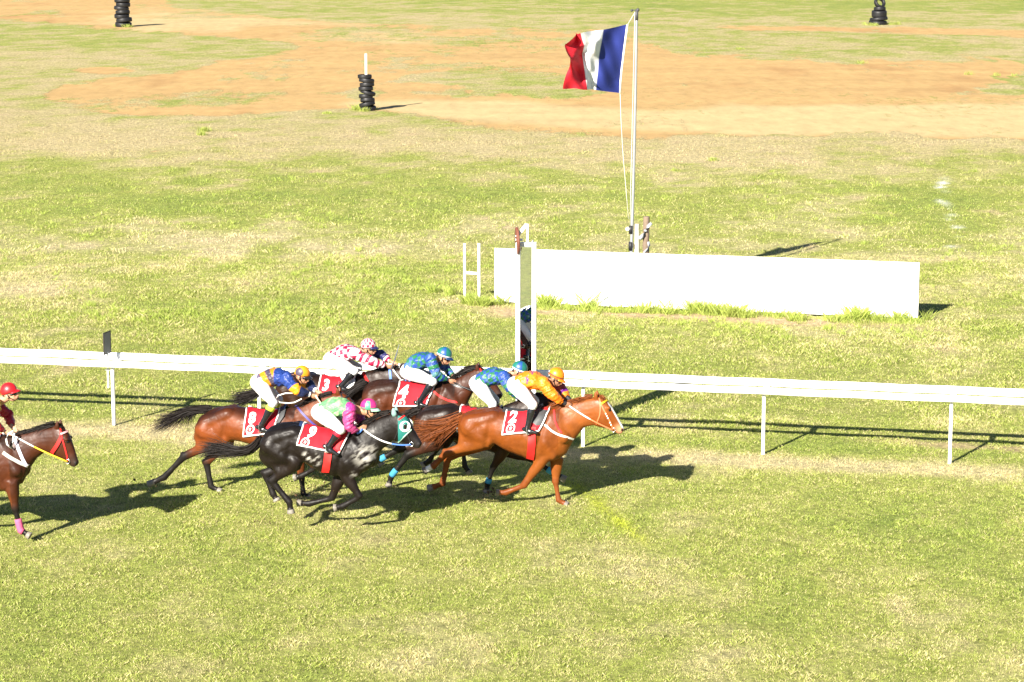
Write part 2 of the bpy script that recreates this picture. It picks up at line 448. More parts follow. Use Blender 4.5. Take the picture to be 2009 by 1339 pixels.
def blades2(name, X, Y, hgt, wid, lean, seed, c, dry, dirt, bare, lush=0.0):
    r = np.random.default_rng(seed); n = len(X)
    keep = (r.random(n) > np.clip(dirt*1.15, 0, 1)) & (r.random(n) > bare*.85*(1-lush))
    X, Y, c, dry, hgt, wid = X[keep], Y[keep], c[keep], dry[keep], hgt[keep], wid[keep]; n = len(X)
    z0 = (fbm(X*.35, Y*.35, 5)-.5)*.05*sstep(20, 30, Y)*sstep(250, 150, Y)
    h = hgt*(.5+1.0*r.random(n)); a = r.random(n)*2*math.pi; b = r.random(n)*2*math.pi
    ln = lean*h*(.3+1.4*r.random(n)); w = wid*(.6+.8*r.random(n))
    cx, cy = np.cos(a), np.sin(a); bx, by = np.cos(b)*ln, np.sin(b)*ln
    v = np.empty((n, 4, 3))
    v[:, 0] = np.stack([X-cx*w, Y-cy*w, z0-.006], -1)
    v[:, 1] = np.stack([X+cx*w, Y+cy*w, z0-.006], -1)
    bw = .45+.13*lush
    v[:, 2] = np.stack([X+cx*w*.8+bx*bw, Y+cy*w*.8+by*bw, z0+h*.62], -1)
    v[:, 3] = np.stack([X+bx, Y+by, z0+h], -1)
    me = big_mesh(name, v.reshape(-1, 3), np.arange(n*4).reshape(n, 4))
    straw = (r.random(n) < np.clip(.06+.85*dry**1.4, 0, .94)*(1-lush))[:, None]
    g = lerp(GREEN, YGREEN, r.random((n, 1))*(1.05-.45*lush))*(.75+.6*r.random((n, 1)))*(1+.20*lush)
    s = lerp(STRAW, np.array([.58, .49, .27]), r.random((n, 1)))*(.75+.45*r.random((n, 1)))
    cc = lerp(np.where(straw, s, g), c, .25*(1-lush))*1.32
    cc = lerp(cc, c*.95, (.75*sstep(55, 95, Y)*(1-lush))[:, None])
    qx, qy = proj(np.stack([X, Y, 0*X], -1))
    fl = np.exp(-((qx-(1146+(qy-968)*1.22))/15)**2)*sstep(925, 950, qy)*sstep(1090, 1045, qy)
    cc = lerp(cc, np.array([.52, .58, .06]), (.85*fl)[:, None])
    set_colors(me, np.repeat(cc, 4, 0))
    return link(name, me, mat('grass blade', rough=.6, spec=.22, attr='col', transl=.42), smooth=False)
if GRASS: turf()

def tall_grass():
    """uncut tufts along the foot of the board, round the white frame and the tyre stacks"""
    r = np.random.default_rng(77); Xs, Ys, Hs, Ws = [], [], [], []
    spots = []
    for px in r.uniform(1052, 1805, 150): spots.append((px, 599+(px-970)*.0385+r.uniform(0, 6), 9, .05+.12*r.random()**2))
    for px in r.uniform(1050, 1805, 70):
        q = fbm(np.array([px*.016]), np.array([1.3]), 7, 2)[0]
        if q > .42: spots.append((px, 597+(px-970)*.0385+r.uniform(1, 7), 20*q*r.random(), .10+.42*q*r.random()**1.5))
    for px, py, k, h in [(1066, 602, 40, .30), (1085, 603, 30, .24), (1150, 604, 10, .46), (1158, 605, 20, .22), (1265, 614, 26, .26), (1290, 614, 20, .2), (1360, 614, 46, .28), (1385, 616, 46, .26), (1405, 618, 50, .24), (1436, 622, 56, .27), (1460, 624, 30, .22), (1555, 629, 30, .22), (1575, 630, 20, .2), (1672, 630, 40, .2), (1690, 630, 46, .24), (1725, 631, 40, .2), (1765, 631, 46, .22), (1640, 631, 26, .18),
                          (930, 599, 70, .22), (915, 596, 50, .2), (950, 601, 60, .2), (985, 599, 22, .22), (965, 598, 30, .16), (885, 580, 34, .2), (850, 575, 30, .2), (1820, 628, 16, .2),
                          (700, 216, 46, .22), (716, 219, 40, .16), (735, 216, 18, .16), (640, 224, 40, .1), (232, 53, 40, .22), (250, 54, 40, .22), (1700, 50, 30, .22), (1760, 49, 40, .22), (1715, 51, 40, .2), (1745, 49, 30, .2),
                          (400, 258, 60, .16), (395, 265, 60, .14), (1450, 97, 30, .12), (1323, 335, 20, .10), (1400, 316, 40, .12), (1910, 338, 26, .10), (1690, 125, 20, .16), (1900, 147, 14, .18), (1955, 149, 12, .16), (1990, 150, 12, .14)]:
        spots.append((px, py, k, h))
    for px in np.linspace(150, 830, 46):
        spots.append((px+r.normal(0, 8), 622+r.normal(0, 7), 16, .11))
    for k in range(60):
        spots.append((r.uniform(560, 960), r.uniform(500, 580), 9, .09))
    for k in range(60):
        spots.append((r.uniform(1100, 1820), 640+r.normal(6, 12), 8, .10))
    for k in range(1500):                          # coarse tussocks through the unmown infield
        px, py = r.uniform(-10, 2020), 335+345*r.random()**.8
        if 955 < px < 1815 and py > 560 or py > 690+(px-1144)*.0465: continue
        q = fbm(np.array([px*.008]), np.array([py*.03]), 57, 3)[0]
        if q > .45+.12*r.random(): spots.append((px, py, 5, .055+.09*r.random()*q))
    for px, py, k, h in spots:
        g = G(px, py); k = int(k*1.6); sp = .04+.10*h
        sc = max(1.0, g.y/60)
        h = h*.92; k = int(k*2.4); Xs += list(g.x+r.normal(0, sp*sc, k)); Ys += list(g.y+r.normal(0, sp*sc, k)); Hs += [h]*k; Ws += [.0052*min(sc, 1.6)]*k
    X, Y, H, Wd = map(np.array, (Xs, Ys, Hs, Ws))
    c, dry, dirt, bare = field(X, Y)
    o = blades2('tall_grass', X, Y, H, Wd, .65, 9, c, dry*0, dirt*0, bare*0, lush=.85)
    tag(o, 'tufts of long bright green grass along the foot of the white board', None, kind='stuff')
tall_grass()

# ================================================================== course furniture
WHITE = mat('white paint', (.80, .80, .78), .45, .4, bump=.05, bscale=30, var=.03, vscale=3)
WSTEEL = mat('white plastic', (.82, .82, .81), .35, .5, var=.02)
def frame_at(px, py):
    g = G(px, py); return g, -RAIL_A
def rail_pt(px):                 # ground point under the rail posts at picture column px
    return G(px, 877+(px-1144)*.0465)
def rails():
    A, B = rail_pt(-420), rail_pt(2450)
    C0 = rail_pt(1144); t = (B-A).normalized()
    nrm = Vector((-t.y, t.x, 0))                      # away from the stand
    ang = math.atan2(t.y, t.x)
    grp = 'white running rails of the finish straight'
    for nm, off, z0, z1, th, lab in (('running_rail', -.13, 1.025, 1.14, .045, 'long white running rail on the track side, nearer of the pair'),
                                     ('running_rail',   .32, 1.067, 1.20, .045, 'long white running rail set behind the nearer one')):
        mb = MB(); n = 12
        pa, pb = A+nrm*off, B+nrm*off
        rings = []
        for k in range(61):
            p = pa.lerp(pb, k/60)
            zc = (z0+z1)/2+.004*math.sin(k*1.7); hz = (z1-z0)/2
            ring = []
            for j in range(n):
                a = 2*math.pi*j/n
                ca, sa = math.cos(a), math.sin(a)
                ring.append(p+nrm*(math.copysign(abs(ca)**.55, ca)*th/2)+Vector((0, 0, zc+math.copysign(abs(sa)**.55, sa)*hz)))
            rings.append(ring)
        mb.loft(rings)
        o = mb.build(nm, WSTEEL); tag(o, lab, 'rail', grp)
    names = {224: 'rail post under the small dark sign at left', 510: 'white rail post behind the horse wearing eight', 800: 'white rail post behind the horse wearing four',
             1144: 'white rail post beside the leading chestnut head', 1497: 'white rail post right of the leading chestnut, middle of open stretch', 1863: 'white rail post nearest the right edge of the picture'}
    for px, lab in names.items():
        p = rail_pt(px)
        e = empty('rail_post', p, ang); tag(e, lab, 'post', 'posts carrying the running rails')
        mb = MB(); mb.box((0, 0, .53), (.052, .06, 1.06)); mb.build('post', WSTEEL, e, smooth=False, bevel=.006)
        mb = MB(); mb.box((.02, .095, 1.085), (.10, .40, .03)); mb.box((.02, -.08, 1.07), (.07, .045, .07)); mb.box((.02, .275, 1.07), (.07, .04, .07))
        mb.build('bracket', WSTEEL, e, smooth=False, bevel=.005)
    # small sign clipped to the rail
    p = rail_pt(215)+nrm*.02
    e = empty('rail_sign', p, ang); tag(e, 'small dark square board on a thin white stem clipped to the rail', 'sign')
    rot = Matrix.Rotation(R_(84), 3, 'Z')
    mb = MB(); mb.box((-.01, 0, 1.42), (.24, .012, .36), rot); mb.build('board', mat('sign grey', (.15, .15, .16), .5, var=.08), e, smooth=False, bevel=.004)
    mb = MB()
    for dz in (-.183, .183): mb.box((-.01, 0, 1.42+dz), (.26, .016, .016), rot)
    for dx in (-.123, .123): mb.box(Vector((-.01, 0, 1.42))+rot @ Vector((dx, 0, 0)), (.014, .016, .36), rot)
    mb.build('frame', mat('sign edge', (.03, .025, .025), .5), e, smooth=False)
    mb = MB(); mb.tube([(-.01, 0, .64), (-.01, 0, 1.26)], .018, 10); mb.box((-.01, 0, .95), (.10, .03, .016)); mb.build('stem', WSTEEL, e, smooth=False)
rails()

MTILT = -1.1
def finish_mirror():
    p = G(1032, 874)
    e = empty('finish_mirror', p, -R_(5.5)); tag(e, 'tall white finish post holding a narrow upright mirror', 'mirror')
    S = .111*1074; hh = 3.37
    fw, gw, dp = .068, .195, .13
    tot = gw+2*fw; x0 = -tot/2
    mb = MB()
    mb.box((x0+fw/2, 0, hh/2), (fw, dp, hh)); mb.build('stile', WHITE, e, smooth=False, bevel=.004)
    mb = MB(); mb.box((-x0-fw/2, 0, hh/2), (fw, dp, hh)); mb.build('stile', WHITE, e, smooth=False, bevel=.004)
    mb = MB(); mb.box((0, 0, hh-.035), (gw-.004, dp-.004, .066)); mb.build('cross_rail', WHITE, e, smooth=False, bevel=.004)
    mb = MB(); mb.box((0, .0, .25), (gw-.004, dp-.004, .5)); mb.build('kick_panel', WHITE, e, smooth=False, bevel=.004)
    mb = MB(); mb.box((0, .055, hh/2+.2), (gw-.002, .016, hh-.6)); mb.build('backing', mat('dark ply', (.08, .07, .06), .7), e, smooth=False)
    m = mat('mirror glass', (.86, .88, .88), .015, .5, metal=1.0)
    mb = MB(); mb.box((0, 0, 0), (gw-.004, .006, hh-.59)); pn = mb.build('mirror_pane', m, e, smooth=False); pn.location = (0, -.012, hh/2+.21); pn.rotation_euler = (R_(MTILT), 0, 0)
    # top arm and disc
    mb = MB()
    mb.box((.02, .0, hh+.15), (.035, .05, .30))
    mb.box((-.075, 0, hh+.19), (.27, .06, .055), Matrix.Rotation(R_(-52), 3, 'Y'))
    mb.box((.125, 0, hh-.04), (.012, dp+.02, .15), Matrix.Rotation(R_(-18), 3, 'Y'))
    mb.build('arm', WHITE, e, smooth=False, bevel=.004)
    mb = MB(); rings = []
    Rr = .225
    for x, r in ((-.02, Rr*.97), (-.014, Rr), (.014, Rr), (.02, Rr*.97)):
        rings.append([Vector((x, r*math.cos(a), r*math.sin(a))) for a in [2*math.pi*k/40 for k in range(40)]])
    mb.loft(rings)
    d = mb.build('disc', mat('rust red disc', (.16, .055, .035), .6, var=.15), e); d.location = (-.145, 0, hh+.02); d.rotation_euler = (0, R_(-2), R_(5.5+6))
    mb = MB(); mb.tube([(-.03, 0, 0), (.09, 0, 0)], .02, 10); b = mb.build('hub', mat('pale hub', (.6, .6, .6), .4), e); b.location = (-.145, 0, hh+.04)
finish_mirror()

def board():
    a, b = G(970, 596), G(1801, 629)
    t = (b-a); L = t.length; t.normalize(); ang = math.atan2(t.y, t.x)
    e = empty('white_board', a, ang); tag(e, 'long low white board standing on the infield grass', 'board')
    n = 4; h = 1.2
    for k in range(n):
        w = L/n; jig = [.0, .006, -.004, .003][k]
        mb = MB(); mb.box((w*(k+.5), jig, .045+h/2+[0, -.004, .004, 0][k]), (w-.006, .022, h)); mb.build('panel', mat('board white', (.80, .80, .79), .5, .35, bump=.06, bscale=12, var=.025, vscale=1.5), e, smooth=False, bevel=.003)
    for k in range(n+1):
        mb = MB(); x = min(max(L*k/n, .05), L-.05); mb.box((x, .075, .6), (.09, .09, 1.2)); mb.build('support', mat('grey timber', (.25, .21, .17), .8, var=.2), e, smooth=False)
    for z in (.25, 1.05):
        mb = MB(); mb.box((L/2, .03, z), (L-.1, .034, .09)); mb.build('batten', mat('grey timber'), e, smooth=False)
board()

def h_frame():
    g = G(926, 588); e = empty('post_frame', g, -RAIL_A); tag(e, 'slim white H shaped frame beside the left end of the board', 'frame')
    w = 29/87.5; h = 1.27
    for s in (-1, 1):
        mb = MB(); mb.box((s*w/2, 0, h/2+.006*s), (.055, .05, h)); mb.build('upright', WHITE, e, smooth=False, bevel=.004)
    mb = MB(); mb.box((0, 0, .60), (w-.057, .04, .055), Matrix.Rotation(R_(2), 3, 'Y')); mb.build('crossbar', WHITE, e, smooth=False, bevel=.004)
h_frame()

def flag():
    base = G(1235, 595)
    nrm = Vector((0, 1, 0))
    def q(px, py, dy=0.0): return PV(px, py, base+Vector((0, dy, 0)), nrm)
    top = q(1249.5, 21)
    e = empty('flagpole', base); tag(e, 'tall slim grey metal pole flying a tricolour behind the board', 'flagpole')
    loc = lambda p: Vector(p)-base
    mb = MB(); N = 24
    pts = [loc(base.lerp(top, k/N))+Vector((.02*math.sin(k/N*math.pi), 0, 0)) for k in range(N+1)]
    mb.tube(pts, [.037-.010*k/N for k in range(N+1)], 12); mb.build('pole', mat('galvanised', (.30, .315, .33), .45, .5, metal=.3, var=.10), e)
    def band(y0, y1, m, r):
        a = loc(q(1235.5+(560-y0)*.026-.2, y0)); b = loc(q(1235.5+(560-y1)*.026-.2, y1))
        mb = MB(); mb.tube([a, b], r, 12); mb.build('band', m, e)
    blk = mat('black tape', (.02, .02, .022), .5)
    band(443, 459, blk, .047); band(475, 492, blk, .047); band(20, 40, mat('dark cap', (.06, .06, .065), .5), .036)
    mb = MB(); mb.tube([loc(top)+Vector((.03, 0, .0)), loc(top)+Vector((-.10, 0, .01))], .012, 8); mb.ball(loc(top)+Vector((-.11, 0, 0)), .03); mb.ball(loc(top)+Vector((.02, 0, .01)), .04)
    mb.build('pulley', mat('dark cap'), e)
    mb = MB(); mb.ball(loc(q(1231.5, 450)), .05); mb.build('pulley', WHITE, e); mb = MB(); mb.box(loc(q(1241, 482)), (.04, .05, .1)); mb.build('cleat', blk, e)
    # halyard
    mb = MB()
    def rope(pl, dy=0):
        mb.tube([loc(q(x, y, dy)) for x, y in pl], .0055, 6)
    rope([(1246, 24), (1239, 36), (1231, 49)]); rope([(1245.5, 25), (1243, 130), (1240, 260), (1237, 380), (1236.5, 450)], -.03)
    rope([(1216.5, 182), (1218, 230), (1222, 300), (1228, 370), (1233, 430)]); mb.build('halyard', mat('rope', (.72, .70, .64), .8), e)
    # flag, hoist on the right, fly blown left and towards the stand
    fe = MB(); nu, nv = 72, 44
    hoist = [(1231, 48), (1225, 90), (1220, 130), (1217, 160), (1216, 183)]
    bw = [(1183, 59), (1180, 78), (1174, 110), (1172, 140), (1168, 177)]
    wr = [(1138, 65), (1146, 90), (1141, 106), (1147, 140), (1152, 176)]
    fly = [(1126, 67), (1111, 88), (1117, 116), (1112, 140), (1108, 173)]
    def cr(pl, t):
        t = t*(len(pl)-1); i = min(int(t), len(pl)-2); f = t-i; f = f*f*(3-2*f)*.5+f*.5
        return (lerp(pl[i][0], pl[i+1][0], f), lerp(pl[i][1], pl[i+1][1], f))
    cols = [hoist, bw, wr, fly]; us = [0, 1/3, 2/3, 1]
    vs = []; cc = []
    for i in range(nu+1):
        u = i/nu; k = min(int(u*3), 2); f = u*3-k
        for j in range(nv+1):
            v = j/nv
            a = cr(cols[k], v); b = cr(cols[k+1], v)
            x, y = lerp(a[0], b[0], f), lerp(a[1], b[1], f)
            dep = -1.25*u
            dep += .16*math.sin(u*9.0+v*3.2)*(.25+u)+.07*math.sin(u*17-v*7)*(.2+u)+.045*math.sin((u*2+v)*14)*(.3+u*.7)
            dep += .05*math.sin(v*9+u*5)*(1-u)
            if u > .62:
                w = (u-.62)/.38
                dep += .22*w*math.sin(v*8.5+1.0)+.10*w*math.sin(v*17+u*9); x += 4*w*math.sin(v*10+u*14); y += 2.5*w*math.sin(v*7+u*20)
            y += 1.4*math.sin(u*10)*(u)
            vs.append(loc(q(x, y, dep)))
            wobb = .012*math.sin(v*9)
            cc.append((.03, .045, .24) if u < 1/3 else ((.80, .80, .82) if u < 2/3 else (.62, .02, .035)))
    W_ = nv+1
    fs = [(i*W_+j, i*W_+j+1, (i+1)*W_+j+1, (i+1)*W_+j) for i in range(nu) for j in range(nv)]
    fe.add(vs, fs); me = fe.mesh('flag'); set_colors(me, np.array(cc))
    m = mat('flag cloth', rough=.75, spec=.2, attr='col', transl=.16, bump=.15, bscale=25)
    o = link('flag', me, m, e)
    mb = MB(); mb.tube([loc(q(*p)) for p in [(1231, 48), (1225.5, 90), (1220.5, 130), (1217.5, 160), (1216.5, 184)]], .022, 8); mb.build('heading', mat('rope'), e)
    # old posts beside the pole
    g = G(1248, 594); e2 = empty('timber_post', g); tag(e2, 'short pale weathered post right beside the flagpole', 'post')
    h = (594-441)/88/.985
    mb = MB(); mb.tube([(0, 0, 0), (.01, 0, h*.5), (.0, 0, h-.02), (.0, 0, h)], [.068, .062, .058, .05], 12); mb.build('trunk', mat('pale timber', (.55, .49, .40), .85, bump=.4, bscale=30, var=.2), e2)
    g = G(1265, 595); e3 = empty('timber_post', g); tag(e3, 'taller dark timber post with a grey pipe bent round it', 'post')
    h = (595-427)/88/.985
    mb = MB(); mb.tube([(0, 0, 0), (.01, 0, h*.5), (.02, 0, h-.01), (.02, 0, h)], [.08, .075, .07, .065], 12); mb.build('trunk', mat('dark timber', (.17, .125, .09), .85, bump=.5, bscale=25, var=.3), e3)
    mb = MB(); pp = [q(1278, 437), q(1270, 444), q(1266, 452), q(1263, 459), q(1258, 464), q(1254, 468)]
    mb.tube([Vector(p)-Vector(g)+Vector((0, -.09, 0)) for p in pp], [.036, .04, .045, .04, .045, .05], 10); mb.build('pipe', mat('grey pipe', (.33, .34, .36), .5), e3)
    mb = MB(); pp = [q(1272, 474), q(1273, 482), q(1270, 489), q(1263, 496)]
    mb.tube([Vector(p)-Vector(g)+Vector((0, -.06, 0)) for p in pp], .03, 10); mb.build('pipe', mat('grey pipe'), e3)
flag()

RUB = mat('tyre rubber', (.011, .011, .0125), .5, .35, bump=.3, bscale=18, var=.3)
def tyre(mb, c, Rr, w, tilt, az):
    M = Matrix.Rotation(az, 3, 'Z') @ Matrix.Rotation(tilt, 3, 'X')
    prof = [(.60, -.36), (.74, -.5), (.9, -.47), (.985, -.36), (1.0, -.2), (1.0, .2), (.985, .36), (.9, .47), (.74, .5), (.60, .36), (.58, .2), (.58, -.2)]
    n = 28; rings = []
    for k in range(n):
        a = 2*math.pi*k/n
        rings.append([Vector(c)+M @ Vector((p[0]*Rr*math.cos(a), p[0]*Rr*math.sin(a), p[1]*w)) for p in prof])
    vs = [p for r in rings for p in r]; m = len(prof)
    fs = [(i*m+j, i*m+(j+1) % m, ((i+1) % n)*m+(j+1) % m, ((i+1) % n)*m+j) for i in range(n) for j in range(m)]
    mb.add(vs, fs)
def tyre_stack(px, py, label, spec, post=None):
    g = G(px, py); e = empty('tyre_stack', g); tag(e, label, 'tyre stack', 'tyre stacks marking the far tracks')
    z = 0
    for dx, Rr, w, tilt, az in spec:
        mb = MB(); tyre(mb, (dx, 0, z+w*.5), Rr, w, R_(tilt), R_(az)); mb.build('tyre', RUB, e)
        z += w*.93
    if post:
        mb = MB(); mb.box((post[0], 0, post[1]/2), (.11, .11, post[1])); mb.build('stake', mat('pale timber'), e, smooth=False, bevel=.01)
    return e
tyre_stack(719, 217, 'leaning stack of black tyres round a pale stake on the dirt track',
   [(.08, .33, .19, 10, 10), (.03, .34, .18, -12, 80), (.05, .31, .18, 9, 190), (-.02, .30, .18, -4, 0), (.07, .33, .16, 17, 85), (-.02, .31, .18, 4, 200), (.03, .31, .19, -7, 40), (.02, .33, .19, 8, 100), (-.06, .30, .17, 0, 0)], (.0, 2.4))
tyre_stack(241, 53, 'tall black tyre stack cut off by the top edge at left',
   [(.05, .58, .32, 5, 30), (.1, .56, .32, -8, 70), (-.05, .52, .3, 6, 0), (.02, .5, .28, -4, 20), (-.06, .52, .28, 7, 100), (.06, .5, .3, 4, 45), (0, .54, .3, -3, 0), (0, .5, .3, 0, 0)])
e = tyre_stack(1723, 49, 'short far tyre stack topped by an upright tilted tyre at right',
   [(-.03, .64, .30, 3, 30), (.02, .64, .26, -6, 70), (.05, .54, .50, 4, 0), (.08, .42, .28, -4, 20)])
mb = MB(); tyre(mb, (.07, 0, 1.55), .42, .3, R_(62), R_(25)); mb.build('tyre', RUB, e)

# ================================================================== horses and riders
class Frame:
    """a vertical plane along the running direction through a ground point; local x = running direction, y = away from the stand, z = up"""
    def __init__(s, px, row):
        s.o = G(px, row); s.R = Matrix.Rotation(-RAIL_A, 3, 'Z'); s.Ri = s.R.transposed()
        s.c = s.Ri @ (CAMP-s.o)
    def dir(s, px, py): return s.Ri @ ray(px, py)
    def p(s, px, py, w=0.0):     # point on the plane w metres nearer the stand
        d = s.dir(px, py); t = (-w-s.c.y)/d.y
        return s.c+d*t
    def at(s, x, y, z): return Vector((x, y, z))
def resample(poly, x):
    xs = [q[0] for q in poly]; ys = [q[1] for q in poly]
    return float(np.interp(x, xs, ys))
TW = [(0, .06), (.04, .15), (.12, .235), (.25, .27), (.38, .268), (.5, .285), (.62, .29), (.74, .265), (.82, .235), (.90, .20), (.96, .145), (1, .06)]
HT = [((1162, 779.5), (1158, 829), .082), ((1172, 778), (1165, 835), .098), ((1182, 781), (1174, 838), .112), ((1193, 789), (1183, 839.5), .108), ((1203, 803), (1192, 841), .084), ((1211, 816.5), (1200, 844), .066), ((1218, 829), (1207, 849), .060), ((1223, 838), (1213, 852), .054), ((1225, 844), (1219, 852), .034)]
HP, HM = complex(1166, 780), complex(1223, 845)
def coatmat():
    new = 'horse coat' not in MATS; m = coat_base()
    if new:                       # damp and dry patches of hair
        n = m.node_tree.nodes; l = m.node_tree.links; tc = n.new('ShaderNodeTexCoord'); z = n.new('ShaderNodeTexNoise'); z.inputs['Scale'].default_value = 7; z.inputs['Detail'].default_value = 7; z.inputs['Roughness'].default_value = .7
        r = n.new('ShaderNodeMapRange'); r.inputs[1].default_value = .35; r.inputs[2].default_value = .65; r.inputs[3].default_value = .34; r.inputs[4].default_value = .60
        l.new(tc.outputs['Object'], z.inputs['Vector']); l.new(z.outputs['Fac'], r.inputs[0]); l.new(r.outputs[0], n['Principled BSDF'].inputs['Roughness'])
    return m
def coat_base(): return mat('horse coat', rough=.47, spec=.21, attr='col', var=.26, vscale=6, bump=.28, bscale=13, bdist=.018)
HAIRM = {}
def hair_mat(name, col):
    return mat(name, col, .6, .16, var=.5, vscale=22)
def strands(mb, fr, guides, n, seed, w0=.0055, spread0=.02, spread1=.12, lat=.04, jag=.35, pts=9, grav=0.0):
    """thin hair ribbons that follow pixel guide lines"""
    r = random.Random(seed)
    G3 = [[fr.p(x, y) for x, y in g] for g in guides]
    def ev(g, t):
        t = max(0, min(.9999, t))*(len(g)-1); i = int(t); f = t-i
        p0 = g[max(i-1, 0)]; p1 = g[i]; p2 = g[i+1]; p3 = g[min(i+2, len(g)-1)]
        return .5*((2*p1)+(p2-p0)*f+(2*p0-5*p1+4*p2-p3)*f*f+(3*p1-p0-3*p2+p3)*f**3)
    for k in range(n):
        f = r.random()*(len(G3)-1); i = min(int(f), len(G3)-2) if len(G3) > 1 else 0; f = f-i
        ga, gb = G3[i], G3[min(i+1, len(G3)-1)]
        off0 = Vector((r.gauss(0, spread0), r.gauss(0, lat*.5), r.gauss(0, spread0)))
        off1 = Vector((r.gauss(0, spread1), r.gauss(0, lat*1.6), r.gauss(0, spread1)))
        L = 1-jag*r.random()**1.6; ph = r.random()*6; am = r.uniform(.0, .02)
        P = []
        for q in range(pts):
            t = q/(pts-1)*L
            p = ev(ga, t).lerp(ev(gb, t), f)+off0.lerp(off1, t*t)
            p += Vector((0, math.sin(ph+t*7)*am*t, math.cos(ph*1.3+t*6)*am*t-grav*t*t))
            P.append(p)
        ax = Vector((r.gauss(0, .5), r.gauss(0, .6), 1)).normalized(); vs = []
        ww = w0*r.uniform(.5, 1.3)
        for q, p in enumerate(P):
            d = (P[min(q+1, pts-1)]-P[max(q-1, 0)]).normalized(); s = d.cross(ax).cross(d)
            if s.length < 1e-6: s = Vector((0, 0, 1))
            s.normalize(); wq = ww*(1-(q/(pts-1))**2*.88)
            vs += [p+s*wq, p-s*wq]
        mb.add(vs, [(2*q, 2*q+1, 2*q+3, 2*q+2) for q in range(pts-1)])
COATS = {
 'chestnut': dict(body=(.158, .040, .0056), back=(.100, .0225, .0045), belly=(.235, .072, .0140), leg=(.145, .036, .0075), dark=0.0, muz=(.42, .22, .12)),
 'red_bay': dict(body=(.150, .036, .0075), back=(.026, .008, .0042), belly=(.165, .045, .009), leg=(.010, .008, .007), dark=1.0, muz=(.03, .02, .016)),
 'bay': dict(body=(.066, .0170, .0058), back=(.020, .0078, .0046), belly=(.115, .033, .0095), leg=(.009, .007, .006), dark=1.0, muz=(.03, .02, .016)),
 'dark_bay': dict(body=(.028, .0105, .0052), back=(.009, .005, .004), belly=(.04, .0145, .0075), leg=(.008, .007, .006), dark=1.0, muz=(.03, .022, .018)),
 'black': dict(body=(.0085, .0055, .0044), back=(.0050, .0038, .0035), belly=(.0150, .0085, .0062), leg=(.0085, .0065, .006), dark=1.0, muz=(.018, .015, .015)),
}
def similarity(P, M):
    P = complex(*P); M = complex(*M); k = (M-P)/(HM-HP)
    return lambda pt: ((P+k*(complex(*pt)-HP)).real, (P+k*(complex(*pt)-HP)).imag), abs(k)

